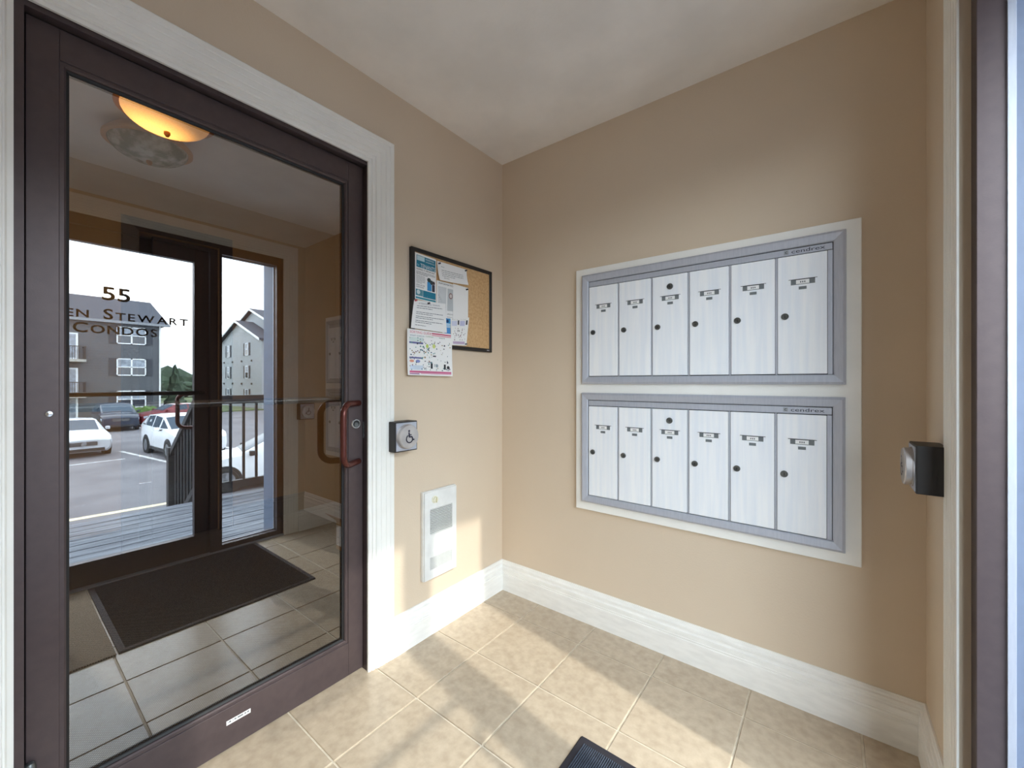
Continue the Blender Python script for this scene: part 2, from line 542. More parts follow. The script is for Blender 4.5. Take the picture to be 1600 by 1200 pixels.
# pull handle
def arc(c, r, a0, a1, u, v, n=7):
    c, u, v = Vector(c), Vector(u), Vector(v)
    return [c + u * (r * math.cos(a0 + (a1 - a0) * k / (n - 1))) + v * (r * math.sin(a0 + (a1 - a0) * k / (n - 1))) for k in range(n)]
def pull(ym, yg, xm, xg, z0, z1, r=0.0125):
    """offset C pull: mounts at (xm,ym), grip at (xg,yg)"""
    m0 = Vector((xm, ym, z1)); dirv = Vector((xg - xm, yg - ym, 0)); L_ = dirv.length; dirv.normalize()
    R_ = 0.045
    up = Vector((0, 0, 1))
    pts = [m0]
    c1 = m0 + dirv * (L_ - R_) - up * R_
    pts += [c1 + dirv * (R_ * math.sin(a)) + up * (R_ * math.cos(a)) for a in [k * PI / 2 / 6 for k in range(7)]]
    m1 = Vector((xm, ym, z0)); c2 = m1 + dirv * (L_ - R_) + up * R_
    pts += [c2 + dirv * (R_ * math.cos(a)) - up * (R_ * math.sin(a)) for a in [k * PI / 2 / 6 for k in range(7)]]
    pts.append(m1)
    mb = MB(); mb.tube(pts, r, 14)
    return mb
h = pull(-0.893, -0.995, -0.030, 0.032, 0.862, 1.100)
ho = h.build('pull_handle', M_handle, d1, smooth=True, angle=60)
ho['label'] = 'curved reddish bronze pull handle'
# lock cylinder
lk = MB()
lk.lathe([(0.020, 0.0), (0.020, 0.004), (0.018, 0.007), (0.0145, 0.007), (0.0135, 0.004), (0.0, 0.004)], (-0.030, -0.907, 1.016), 'x', 28)
lo = lk.build('lock_cylinder', M_chrome, d1, smooth=True, angle=30)
lk3 = MB(); lk3.lathe([(0.0138, 0.0042), (0.0138, 0.0052), (0.0, 0.0052)], (-0.030, -0.907, 1.016), 'x', 24)
lk3.build('lock_well', M_black, lo)
lk2 = MB(); lk2.lathe([(0.0095, 0.004), (0.0095, 0.0085), (0.0, 0.0085)], (-0.030, -0.9075, 1.012), 'x', 20)
lk2.box(-0.0218, -0.0208, -0.9083, -0.9067, 1.006, 1.019)
lk2.build('lock_plug', M_lock, lo)
# strike damage / latch plate at the edge
st = MB()
st.box(-0.029, -0.0265, -0.8745, -0.8665, 0.955, 1.022)
for zz in (0.966, 0.986, 1.004): st.lathe([(0.004, 0), (0.004, 0.003), (0, 0.003)], (-0.0265, -0.871 + random.uniform(-0.001, 0.001), zz), 'x', 8)
st.build('latch_plate', M_lock, d1)
# screw head in the hinge stile and pivot at its foot
MB().lathe([(0.0075, 0), (0.0065, 0.003), (0.0, 0.004)], (-0.030, -1.7345, 1.1065), 'x', 14).build('bolt_head', M_chrome, d1, smooth=True)
pv = MB(); pv.lathe([(0.009, 0.06), (0.0115, 0.065), (0.0115, 0.262), (0.008, 0.271), (0.0, 0.274)], (-0.020, -1.7660, 0), 'z', 16)
pv.box(-0.03, -0.018, -1.779, -1.761, 0.05, 0.22)
pv.build('bottom_pivot', M_lock, d1, smooth=True)
# push bar on the lobby side
pb = MB(); pb.tube([(-0.080, -0.915, 1.115), (-0.118, -0.915, 1.115), (-0.13, -0.925, 1.115), (-0.13, -1.73, 1.115), (-0.118, -1.74, 1.115), (-0.080, -1.74, 1.115)], 0.0125, 10)
pbo = pb.build('push_bar', M_chrome, d1, smooth=True, angle=60)
# maker's sticker on the bottom rail
sk = MB(); sk.box(-0.0300, -0.0293, -1.358, -1.289, 0.085, 0.0985, 0)
for a, b_ in ((-1.355, -1.353), (-1.351, -1.345), (-1.341, -1.339), (-1.336, -1.33), (-1.327, -1.311), (-1.307, -1.302), (-1.299, -1.2935)):
    sk.box(-0.0293, -0.02915, a, b_, 0.0905, 0.0955, 1)
so_ = sk.build('sticker', [M_paper, M_slot], d1)
so_['label'] = 'small white printed sticker'

# ------------------------------------------------------------------ the entrance: leaf (door_2) and sidelight (window_1)
d2 = tag(thing('door_2', 'glass entrance door with lettering, standing opposite the lobby door', None), kind='structure')
EGX = 1.800
e = MB()
e.box(1.757, 1.850, EY0, EY0 + 0.050, 0, EZ)
e.box(1.757, 1.850, -0.884, -0.815, 0, EZ)
e.box(1.757, 1.850, EY0 + 0.05, -0.884, 2.085, EZ)
e.build('door_frame', M_bronze, d2)
eY0, eY1 = EY0 + 0.053, -0.887
gy0, gy1, gz0, gz1 = -1.724, -0.968, 0.146, 1.995
for nm, a, b_, c_, d_ in (('stile', eY0, gy0, 0.008, 2.082), ('stile', gy1, eY1, 0.008, 2.082), ('top_rail', gy0, gy1, gz1, 2.082), ('bottom_rail', gy0, gy1, 0.008, gz0)):
    MB().box(1.777, 1.822, a, b_, c_, d_).build(nm, M_bronze, d2, bevel=0.001, seg=1)
pane('glass_pane', EGX, gy0 - 0.005, gy1 + 0.005, gz0 - 0.005, gz1 + 0.005, M_entryglass, d2)
pb = MB(); pb.tube([(1.777, -0.925, 1.115), (1.74, -0.925, 1.115), (1.728, -0.935, 1.115), (1.728, -1.755, 1.115), (1.74, -1.765, 1.115), (1.777, -1.765, 1.115)], 0.0135, 10)
pb.build('push_bar', M_rail, d2, smooth=True, angle=60)
h = pull(-0.912, -1.035, 1.822, 1.880, 0.875, 1.105)
h.build('pull_handle', M_handle, d2, smooth=True, angle=60)
M_letter = mat('brown vinyl lettering', (96, 78, 62), 0.6)
lt = MB(); LM = lambda a, b: (EGX + 0.0015, a, b)
text_on(lt, '55', LM, -1.346, 1.674, 0.126, 0.081, align='c', bold=0.018)
# small-capital line: big initials
def smallcaps(mb, words, x_end, base, cap, small, wf, mapf, gap=0.055):
    glyphs = []
    tot = 0
    for wi, wd_ in enumerate(words):
        for k, ch in enumerate(wd_):
            hgt = cap if k == 0 else small
            vs, fs, wd = text_geo(ch)
            gw = wd * hgt * wf
            glyphs.append((ch, hgt, gw)); tot += gw + 0.010
        glyphs.append((None, 0, gap)); tot += gap
    tot -= gap
    x = x_end - tot
    for ch, hgt, gw in glyphs:
        if ch is not None:
            text_on(mb, ch, mapf, x, base, gw, hgt, bold=0.018)
            x += gw + 0.010
        else: x += gw
smallcaps(lt, ['HELEN', 'STEWART'], -0.986, 1.560, 0.064, 0.046, 1.20, LM, 0.050)
smallcaps(lt, ['CONDOS'], -1.146, 1.473, 0.060, 0.050, 1.16, LM)
lo = lt.build('lettering', M_letter, d2, fix=False)
lo['label'] = 'brown lettering 55 Helen Stewart Condos'
MB().box(1.74, 1.86, EY0, EY1, -0.004, 0.012).build('threshold', M_alu, d2, bevel=0.003)

w1 = tag(thing('window_1', 'narrow sidelight window beside the entrance door', None), kind='structure')
e = MB()
e.box(1.757, 1.803, -0.455, EY1, 0, EZ)
e.box(1.757, 1.850, -0.815, -0.455, 2.083, EZ)
e.box(1.757, 1.850, -0.815, -0.455, 0.012, 0.045)
e.build('window_frame', M_bronze, w1, bevel=0.001, seg=1)
pane('glass_pane', EGX, -0.818, -0.452, 0.042, 2.086, M_entryglass, w1)
MB().box(1.8035, 1.9995, -0.455, EY1 - 0.0005, -0.03, EZ).build('exterior_jamb', mat('white jamb tinted skylight blue', (112, 128, 154), 0.5), w1)  # white jamb; the blue of the sky light is put into its colour
e = MB()
for q in mitre(MB, (-0.809, -0.461, 0.051, 2.077), [(0, 0.0), (0, 0.012), (0.006, 0.014), (0.006, 0.0)], lambda a, b, d: (EGX + 0.002 + d, a, b)): e.add(q.v, q.f)
e.build('glazing_bead', M_alu, w1)

# exterior skin of the house round the entrance
ex = wall_with_hole(XR + 0.1, XR + 0.26, -6.0, 4.0, -2.0, 6.0, EY0, EY1, EZ)
ex.box(XR + 0.1, XR + 0.26, EY0, EY1, -2.0, -0.06)
struct('wall_outside', ex, M_side_lt)
t3 = tag(thing('trim_3', None, None), kind='structure')
for mb, nm in zip(mitre(MB, (EY0 + 0.002, EY1 - 0.002, -0.03, EZ - 0.002), [(0.001, -0.12), (0.001, 0.02), (0.01, 0.03), (0.03, 0.03), (0.035, 0.024), (0.09, 0.024), (0.09, -0.12)], lambda a, b, d: (XR + 0.26 + d, a, b), True), ('casing_leg', 'casing_leg', 'casing_head')):
    mb.build(nm, M_white, t3)

# ------------------------------------------------------------------ the lobby seen through the glass door
M_lobbytrim = mat('taupe lobby casing paint', (104, 92, 78), 0.5)
M_browntrim = mat('brown stained wood', (58, 42, 32), 0.5, col2=(44, 32, 26), scale=6, stretch=(1, 6, 0.4))
struct('lobby_floor', MB().box(LX, -0.0555, -3.2, 0.0, -0.05, -0.001), M_carpet)
struct('lobby_ceiling', MB().box(LX, -0.11, -3.2, 0.0, H, H + 0.1), M_ceil)
struct('wall_lobby_side', MB().box(LX - 0.1, 0.0, 0.0, 0.1, 0, H), M_lobbywall)
HO0, HO1 = -1.60, -0.62
struct('wall_lobby_far', wall_with_hole(LX - 0.1, LX, -3.2, 0.0, 0, H, -1.165, -0.68, 2.26), M_lobbywall)
struct('wall_lobby_near', MB().box(LX, -0.11, -3.3, -3.2, 0, H), M_lobbywall)
hall = MB(); hall.box(LX - 2.6, LX - 2.5, -1.6, -0.2, 0, H); hall.box(LX - 2.5, LX - 0.1, -0.3, -0.2, 0, H); hall.box(LX - 2.5, LX - 0.1, -1.7, -1.6, 0, H)
hall.box(LX - 2.5, LX - 0.1, -1.6, -0.3, H, H + 0.1)
struct('wall_hallway', hall, M_lobbywall)
struct('hallway_floor', MB().box(LX - 2.5, LX, -1.6, -0.3, -0.05, -0.001), M_carpet)
t4 = tag(thing('trim_4', None, None), kind='structure')
for mb, nm in zip(mitre(MB, (-1.165, -0.68, 0.0, 2.26), [(0.0, 0.0), (0.0, 0.010), (0.085, 0.012), (0.092, 0.0)], lambda a, b, d: (LX + d, a, b), True), ('casing_leg', 'casing_leg', 'casing_head')):
    if nm == 'casing_leg' and mb.v[0][1] < -1.0: mb.build(nm, M_lobbytrim, t4)
    else: mb.build(nm, M_browntrim, t4)
d3 = tag(thing('door_3', 'brown wooden hallway door standing slightly open behind the lobby', None), kind='structure')
MB().box(LX - 0.06, LX - 0.02, -1.085, -0.684, 0.01, 2.25).build('door_leaf', M_browntrim, d3, bevel=0.003)
baseboard('baseboard_lobby_side', (LX, 0, 0), (-0.11, 0, 0), (0, -1, 0), 1, 0)
baseboard('baseboard_lobby_far', (LX, -0.585, 0), (LX, 0, 0), (1, 0, 0), 0, 1, M_lobbytrim)
baseboard('baseboard_lobby_far', (LX, -3.2, 0), (LX, -1.26, 0), (1, 0, 0), 1, 0, M_lobbytrim)

# ------------------------------------------------------------------ mailbox bank
def mail_bank(label, units):
    bank = thing('mailbox_surround', label, 'panel', (0.495, 0, 0.56))
    MB().box(0.495, 1.580, -0.022, -0.001, 0.560, 1.741).build('surround_board', M_trim, bank, bevel=0.0015, seg=1)
    return bank
def mail_unit(label, x0, x1, z0, z1, header_h, master):
    """x0..z1: inner rect of the frame"""
    u = thing('mailbox_unit', label, 'mailbox', (x0 - 0.034, -0.022, z0 - 0.034), 'built in mailbox units')
    Y = -0.022
    prof = [(0.0, 0.0005), (0.0, 0.010), (0.003, 0.014), (0.026, 0.020), (0.034, 0.014), (0.035, 0.0005)]
    f = MB()
    for q in mitre(MB, (x0, x1, z0, z1), prof, lambda a, b, d: (a, Y - d, b)): f.add(q.v, q.f)
    f.build('frame', M_alu, u)
    MB().box(x0, x1, Y - 0.0015, Y - 0.0005, z0, z1).build('back_plate', M_gap, u)
    hd = MB().box(x0 + 0.002, x1 - 0.002, Y - 0.008, Y, z1 - header_h + 0.001, z1 - 0.0025).build('header', M_alu, u, bevel=0.001, seg=1)
    xm = x1 - 0.142
    lg = MB(); lz = z1 - header_h / 2
    LMf = lambda a, b: (a, Y - 0.0085, b)
    lg.box(xm - 0.001, xm + 0.013, Y - 0.0086, Y - 0.0080, lz - 0.0075, lz + 0.0075, 0)
    text_on(lg, 'c', lambda a, b: (a, Y - 0.0089, b), xm + 0.0025, lz - 0.004, 0.007, 0.008, 1)
    text_on(lg, 'cendrex', LMf, xm + 0.022, lz - 0.006, 0.098, 0.0125, 1)
    lg.build('logo', [M_slotlight, M_ink], hd, fix=False)
    zd1 = z1 - header_h - 0.001
    pitch = (x1 - 0.012 - x0) / 6.0
    for k in range(6):
        a = x0 + k * pitch + 0.0045; b_ = x0 + (k + 1) * pitch - 0.0045
        d = MB().box(a, b_, Y - 0.012, Y - 0.001, z0 + 0.003, zd1 - 0.001).build('compartment_door', M_boxdoor, u, bevel=0.0012, seg=1)
        lx = a + 0.022; lz = z0 + 0.213
        l = MB()
        l.lathe([(0.012, 0.0), (0.012, -0.003), (0.0105, -0.005), (0.008, -0.005), (0.0075, -0.003), (0.0, -0.003)], (lx, Y - 0.012, lz), 'y', 20)
        l.box(lx - 0.001, lx + 0.001, Y - 0.0155, Y - 0.0148, lz - 0.005, lz + 0.004, 1)
        l.build('lock', [M_lock, M_gap], d, smooth=True)
        cx = (a + b_) / 2 + 0.003; cz = z0 + 0.334
        s = MB()
        s.box(cx - 0.036, cx + 0.036, Y - 0.0126, Y - 0.0120, cz - 0.009, cz + 0.009, 0)
        s.box(cx - 0.042, cx + 0.042, Y - 0.0150, Y - 0.0120, cz + 0.009, cz + 0.0105, 2)
        s.box(cx - 0.042, cx - 0.0355, Y - 0.0142, Y - 0.0120, cz - 0.010, cz + 0.010, 1)
        s.box(cx + 0.0355, cx + 0.042, Y - 0.0142, Y - 0.0120, cz - 0.010, cz + 0.010, 1)
        s.box(cx - 0.012, cx + 0.011, Y - 0.0128, Y - 0.0120, cz - 0.027, cz - 0.0165, 0)
        s.build('card_holder', [M_slot, M_boxdoor, M_gap], d)
        c = MB().box(cx - 0.020, cx + 0.019, Y - 0.0132, Y - 0.0126, cz - 0.0070, cz + 0.0075, 0)
        for q in range(3):
            c.box(cx - 0.008 + q * 0.006, cx - 0.0045 + q * 0.006, Y - 0.0133, Y - 0.0132, cz - 0.0035, cz + 0.0025, 1)
        c.build('name_card', [M_paper, M_slot], d)
        if k == 2 and master:
            mx_, mz = cx - 0.001, z1 - 0.078
            l = MB(); l.lathe([(0.013, 0.0), (0.013, -0.003), (0.011, -0.005), (0.0085, -0.005), (0.008, -0.003), (0.0, -0.003)], (mx_, Y - 0.012, mz), 'y', 20)
            l.box(mx_ - 0.001, mx_ + 0.001, Y - 0.0155, Y - 0.0148, mz - 0.005, mz + 0.004, 1)
            o = l.build('master_lock', [M_lock, M_gap], d, smooth=True)
        if k < 6:
            dv = MB(); dv.box(b_ + 0.0015, b_ + 0.0075, Y - 0.009, Y - 0.001, z0 + 0.001, zd1)
            dv.build('divider', M_alu, u)
    MB().box(x1 - 0.0095, x1 - 0.0015, Y - 0.010, Y - 0.001, z0 + 0.001, zd1).build('hinge_stile', M_alu, u, bevel=0.001, seg=1)
    return u
M_slotlight = mat('logo square grey', (160, 164, 170), 0.5)
M_ink = mat('dark ink', (40, 44, 60), 0.7)
bank = mail_bank('white painted board round the two mailbox units on the tan wall', None)
u1 = mail_unit('upper aluminium mailbox unit with six doors, nearest the ceiling', 0.568, 1.505, 1.212, 1.673, 0.027, True)
u2 = mail_unit('lower aluminium mailbox unit with six doors, nearest the baseboard', 0.566, 1.503, 0.636, 1.099, 0.028, True)
# the second bank, in the lobby behind the glass
LBX = -0.875 - 1.580
def shift_copy(o, label):
    c = copy_tree(o)
    c.location = c.location + Vector((LBX, 0, 0))
    c['label'] = label
    return c
shift_copy(bank, 'white mailbox board in the lobby, seen dimly through the glass door')
shift_copy(u1, 'upper mailbox unit in the lobby, dim behind the glass beside the handle')
shift_copy(u2, 'lower mailbox unit in the lobby, dim behind the glass door handle')

# ------------------------------------------------------------------ push buttons
def push_button(label, base, rot, group):
    b = thing('door_push_button', label, 'button', (0, 0, 0), group)
    # local: wall plane x=0, facing +x, centred on y=0,z=0
    bx = MB().box(0.0, 0.062, -0.058, 0.058, -0.064, 0.064)
    bo = bx.build('housing', M_black, b, bevel=0.003)
    MB().box(0.062, 0.0635, -0.053, 0.053, -0.059, 0.059).build('face_plate', M_alu, b)
    pd = MB(); pd.lathe([(0.054, 0.0635), (0.054, 0.066), (0.051, 0.066), (0.051, 0.079), (0.048, 0.082), (0.0, 0.0825)], (0, 0, 0), 'x', 40)
    pd_o = pd.build('push_disc', M_chrome_soft, b, smooth=True, angle=30)
    sy = MB(); X = 0.0838
    F2 = lambda a, b_: (X, a * 1.25, b_ * 1.25 - 0.002)
    def seg(p, q, w_=0.0022):
        p = Vector(p); q = Vector(q); d = (q - p).normalized(); n = Vector((-d.y, d.x)) * w_
        pp = [p + n - d * w_ * .4, p - n - d * w_ * .4, q - n + d * w_ * .4, q + n + d * w_ * .4]
        sy.add([F2(v.x, v.y) for v in pp], [(0, 1, 2, 3)])
    hd = [(0.0038 * math.cos(a) - 0.002, 0.0215 + 0.0038 * math.sin(a)) for a in [2 * PI * k / 10 for k in range(10)]]
    sy.add([F2(*p) for p in hd], [tuple(range(10))])
    seg((-0.002, 0.016), (-0.001, 0.001), 0.0026)
    seg((-0.001, 0.008), (0.008, 0.008), 0.0016)
    seg((-0.001, 0.001), (0.010, 0.001))
    seg((0.010, 0.001), (0.015, -0.010))
    seg((0.015, -0.010), (0.020, -0.0085), 0.0018)
    n = 16; pts = [(0.013 * math.cos(a), -0.0055 + 0.013 * math.sin(a)) for a in [math.radians(118 + 228 * k / n) for k in range(n + 1)]]
    for p, q in zip(pts, pts[1:]): seg(p, q, 0.0018)
    sy.build('wheelchair_symbol', M_navy, pd_o, fix=False)
    b.location = base; b.rotation_euler = (0, 0, rot)
    return b
M_chrome_soft = mat('brushed steel disc', (204, 200, 198), 0.35, metal=0.7, col2=(188, 184, 184), scale=20)
M_navy = mat('navy symbol paint', (44, 44, 66), 0.6)
push_button('square black door opener button beside the lobby door, under the notice board', (0.0, -0.724, 0.953), 0, 'door opener buttons')
push_button('square black door opener button at the right, beside the entrance door', (XR, -0.262, 0.953), PI, 'door opener buttons')

# ------------------------------------------------------------------ wall heater
ht = thing('wall_heater', 'slim white wall heater low on the wall left of the corner', 'heater', (0, -0.472, 0.26))
hb = MB()
hy0, hy1, hz0, hz1 = -0.598, -0.388, 0.262, 0.676
# cover with grille openings left free between frame strips
gy = (-0.562, -0.419)
g1 = (0.500, 0.625 - 0.012); g2 = (0.300, 0.395)
hb.box(0.0, 0.020, hy0, hy1, hz0, hz1)
hc = hb.build('back_box', M_heater, ht, bevel=0.006, seg=2)
g1 = (0.473, 0.591); g2 = (0.308, 0.366)
fr = MB()
fr.box(0.020, 0.026, hy0 + 0.004, gy[0], hz0 + 0.004, hz1 - 0.004)
fr.box(0.020, 0.026, gy[1], hy1 - 0.004, hz0 + 0.004, hz1 - 0.004)
for a, b_ in ((hz0 + 0.004, g2[0]), (g2[1], g1[0]), (g1[1], hz1 - 0.004)): fr.box(0.020, 0.026, gy[0], gy[1], a, b_)
fr.build('cover', M_heater, ht)
for g, n in ((g1, 16), (g2, 11)):
    MB().box(0.0200, 0.0206, gy[0], gy[1], g[0], g[1]).build('grille_recess', M_heatin, ht)
    base = None
    for k in range(n):
        z = g[0] + (k + 0.5) * (g[1] - g[0]) / n; t = (g[1] - g[0]) / n * 0.24
        if base is None:
            base = MB().box(0.0206, 0.0262, gy[0], gy[1], -t, t).build('grille_slat', M_heater, ht)
            lb = base.location.copy()
        o = base if k == 0 else base.copy()
        if k: C.objects.link(o)
        o.location = lb + Vector((0, 0, z))
kn = MB(); kn.lathe([(0.017, 0.026), (0.017, 0.029), (0.014, 0.030), (0.013, 0.038), (0.0, 0.038)], (0, -0.534, 0.634), 'x', 24)
ko = kn.build('thermostat_dial', mat('cream dial', (232, 228, 206), 0.4), ht, smooth=True, angle=30)
kb = MB().box(0.037, 0.043, -0.5365, -0.5315, 0.621, 0.647).build('dial_grip', mat('cream dial grip', (214, 208, 178), 0.4), ko, bevel=0.001)
kb.location = (0, 0, 0)

# ------------------------------------------------------------------ bulletin board and its papers
bb = thing('bulletin_board', 'cork bulletin board in a black frame on the wall beside the lobby door', 'notice board', (0, -0.385, 1.35))
BY0, BY1, BZ0, BZ1 = -0.661, -0.111, 1.350, 1.795
fr = MB()
for q in mitre(MB, (BY0 + 0.018, BY1 - 0.018, BZ0 + 0.018, BZ1 - 0.018), [(0, 0.0), (0, 0.018), (0.003, 0.021), (0.015, 0.021), (0.018, 0.018), (0.018, 0.0)], lambda a, b, d: (d, a, b)): fr.add(q.v, q.f)
fr.build('frame', M_black, bb)
MB().box(0.0, 0.013, BY0 + 0.017, BY1 - 0.017, BZ0 + 0.017, BZ1 - 0.017).build('cork_panel', M_cork, bb)
MB().box(0.021, 0.0215, -0.156, -0.138, 1.357, 1.3615).build('maker_badge', M_alu, bb)

INK = {}
def ink(c):
    if c not in INK: INK[c] = mat('printed ink %d %d %d' % c, c, 0.8)
    return INK[c]
def paper(label, quad, x, items, curl=0.004, lean=0.0, name='paper_notice', base=M_paper, thick=0.0005):
    """quad TL,TR,BR,BL in (y,z); items in sheet coordinates u right, v down"""
    (ty0, tz0), (ty1, tz1), (by1, bz1), (by0, bz0) = quad
    def P(u, v, off=0.0):
        y = (ty0 * (1 - u) + ty1 * u) * (1 - v) + (by0 * (1 - u) + by1 * u) * v
        z = (tz0 * (1 - u) + tz1 * u) * (1 - v) + (bz0 * (1 - u) + bz1 * u) * v
        xx = x + lean * v + curl * (v ** 2) * (0.35 + 0.65 * (2 * u - 1) ** 2) + off
        return (xx, y, z)
    N = 8
    mb = MB()
    for off in (0.0, -thick):
        vs = [P(i / N, j / N, off) for j in range(N + 1) for i in range(N + 1)]
        fs = [(j * (N + 1) + i, j * (N + 1) + i + 1, (j + 1) * (N + 1) + i + 1, (j + 1) * (N + 1) + i) for j in range(N) for i in range(N)]
        mb.add(vs, fs)
    n2 = (N + 1) ** 2
    ring = [i for i in range(N + 1)] + [j * (N + 1) + N for j in range(1, N + 1)] + [N * (N + 1) + i for i in range(N - 1, -1, -1)] + [j * (N + 1) for j in range(N - 1, 0, -1)]
    mb.add([], [])
    for a, b_ in zip(ring, ring[1:] + ring[:1]):
        mb.f.append((a, b_, b_ + n2, a + n2)); mb.m.append(0)
    p = thing(name, label, 'paper', (x, (ty0 + ty1) / 2, (bz0 + bz1) / 2), 'papers on the bulletin board')
    mb.build('sheet', base, p, smooth=True)
    pr = MB(); mats = []; idx = {}
    def mi(c):
        if c not in idx: idx[c] = len(mats); mats.append(ink(c))
        return idx[c]
    OFF = 0.0006
    for it in items:
        k = it[0]
        if k == 'r':      # rect u0 v0 u1 v1 colour
            _, u0, v0, u1, v1, c = it[:6]; o = OFF + (it[6] if len(it) > 6 else 0)
            nx = max(1, int((u1 - u0) * 6)); ny = max(1, int((v1 - v0) * 6))
            for a in range(nx):
                for b_ in range(ny):
                    ua, ub = u0 + (u1 - u0) * a / nx, u0 + (u1 - u0) * (a + 1) / nx
                    va, vb = v0 + (v1 - v0) * b_ / ny, v0 + (v1 - v0) * (b_ + 1) / ny
                    pr.add([P(ua, va, o), P(ua, vb, o), P(ub, vb, o), P(ub, va, o)], [(0, 1, 2, 3)], mi(c))
        elif k == 'l':    # broken text lines u0 v0 u1 v1 count colour thickness
            _, u0, v0, u1, v1, n, c, th = it
            for q in range(n):
                vv = v0 + (v1 - v0) * (q + 0.5) / n; uu = u0
                ue = u1 if q < n - 1 else u0 + (u1 - u0) * 0.6
                while uu < ue - 0.01:
                    wl = random.uniform(0.03, 0.1) * (u1 - u0) * 1.4
                    u2 = min(uu + wl, ue)
                    pr.add([P(uu, vv - th / 2, OFF), P(uu, vv + th / 2, OFF), P(u2, vv + th / 2, OFF), P(u2, vv - th / 2, OFF)], [(0, 1, 2, 3)], mi(c))
                    uu = u2 + 0.012
        elif k == 't':    # text u v(baseline) width height colour body
            _, u, v, wd, hg, c, body = it[:7]; o = OFF + 0.0004
            vs, fs, ww = text_geo(body)
            pr.add([P(u + a * wd / ww, v - b_ * hg, o) for a, b_ in vs], fs, mi(c))
        elif k == 'c':    # blob/circle u v ru rv colour
            _, u, v, ru, rv, c = it[:6]; o = OFF + (it[6] if len(it) > 6 else 0.0002)
            m = 10
            pr.add([P(u + ru * math.cos(2 * PI * q / m), v + rv * math.sin(2 * PI * q / m), o) for q in range(m)], [tuple(range(m))], mi(c))
    if pr.v: pr.build('print', mats, p, fix=False)
    return p
GR = (120, 124, 130); DK = (60, 64, 74); TEAL = (38, 128, 156); SKYB = (66, 152, 210); PINK = (206, 88, 118)
random.seed(3)
# grey doc (round emblem), under the others
paper('printed form with a small round emblem, partly under two white sheets', [(-0.511, 1.672), (-0.385, 1.672), (-0.395, 1.492), (-0.511, 1.487)], 0.0150,
      [('t', 0.1, 0.08, 0.85, 0.045, DK, 'INFORMATION'), ('r', 0.06, 0.14, 0.5, 0.95, (214, 218, 222)), ('l', 0.08, 0.16, 0.48, 0.92, 16, GR, 0.012), ('r', 0.56, 0.15, 0.95, 0.75, (200, 206, 210)),
       ('c', 0.74, 0.34, 0.11, 0.085, (150, 120, 120)), ('c', 0.74, 0.34, 0.07, 0.055, (222, 214, 212), 0.0005), ('l', 0.58, 0.48, 0.94, 0.72, 5, GR, 0.012), ('t', 0.56, 0.86, 0.4, 0.035, DK, 'APPLICATION'), ('l', 0.56, 0.9, 0.94, 0.98, 2, GR, 0.012)], curl=0.001)
paper('blue and white tenants notice at the top left of the board', [(-0.644, 1.773), (-0.517, 1.768), (-0.517, 1.560), (-0.648, 1.563)], 0.0170,
      [('r', 0.08, 0.04, 0.97, 0.30, TEAL), ('r', 0.10, 0.05, 0.45, 0.15, (200, 226, 236), 0.0003), ('t', 0.5, 0.10, 0.4, 0.035, (225, 238, 244), 'RESIDENTIAL'), ('t', 0.5, 0.155, 0.42, 0.03, (225, 238, 244), 'INFORMATION'),
       ('t', 0.11, 0.27, 0.1, 0.05, (160, 214, 236), 'for'), ('t', 0.26, 0.29, 0.68, 0.085, (240, 246, 250), 'TENANTS'), ('t', 0.08, 0.36, 0.86, 0.04, DK, 'KEEPING IT IMPORTANT'),
       ('l', 0.08, 0.38, 0.95, 0.46, 3, GR, 0.01), ('l', 0.08, 0.47, 0.48, 0.65, 6, GR, 0.01), ('t', 0.08, 0.70, 0.38, 0.03, DK, 'SIGN UP OR'), ('t', 0.08, 0.745, 0.34, 0.03, DK, 'QUESTIONS?'),
       ('r', 0.58, 0.56, 0.78, 0.76, SKYB), ('c', 0.66, 0.52, 0.09, 0.05, (50, 66, 70)), ('c', 0.78, 0.56, 0.08, 0.05, (60, 70, 72)), ('r', 0.80, 0.60, 0.93, 0.76, (60, 60, 76)), ('c', 0.88, 0.56, 0.06, 0.04, (80, 60, 60)),
       ('r', 0.06, 0.78, 0.38, 0.92, (92, 150, 166)), ('c', 0.18, 0.84, 0.08, 0.05, (216, 232, 236)), ('r', 0.39, 0.78, 0.97, 0.93, TEAL), ('l', 0.42, 0.79, 0.93, 0.92, 4, (220, 236, 240), 0.014),
       ('r', 0.06, 0.945, 0.97, 0.985, (60, 150, 170))], curl=0.002)
paper('white typed letter curling at the top middle of the board', [(-0.512, 1.764), (-0.311, 1.765), (-0.311, 1.684), (-0.507, 1.672)], 0.0180,
      [('l', 0.12, 0.2, 0.32, 0.30, 1, GR, 0.03), ('l', 0.12, 0.38, 0.86, 0.78, 4, GR, 0.025), ('l', 0.18, 0.80, 0.5, 0.88, 1, GR, 0.03)], curl=0.014)
paper('blank white sheet pinned at one corner in the middle of the board', [(-0.405, 1.675), (-0.297, 1.673), (-0.301, 1.510), (-0.408, 1.497)], 0.0168, [], curl=0.002)
paper('small blue printed flyer peeping out beside the handwritten letter', [(-0.475, 1.500), (-0.423, 1.501), (-0.423, 1.419), (-0.475, 1.419)], 0.0160,
      [('r', 0.25, 0.03, 1.0, 0.34, SKYB), ('c', 0.62, 0.2, 0.16, 0.1, (30, 70, 120)), ('r', 0.25, 0.36, 1.0, 0.56, (170, 206, 234)), ('r', 0.25, 0.58, 1.0, 0.97, (84, 150, 214))], curl=0.0)
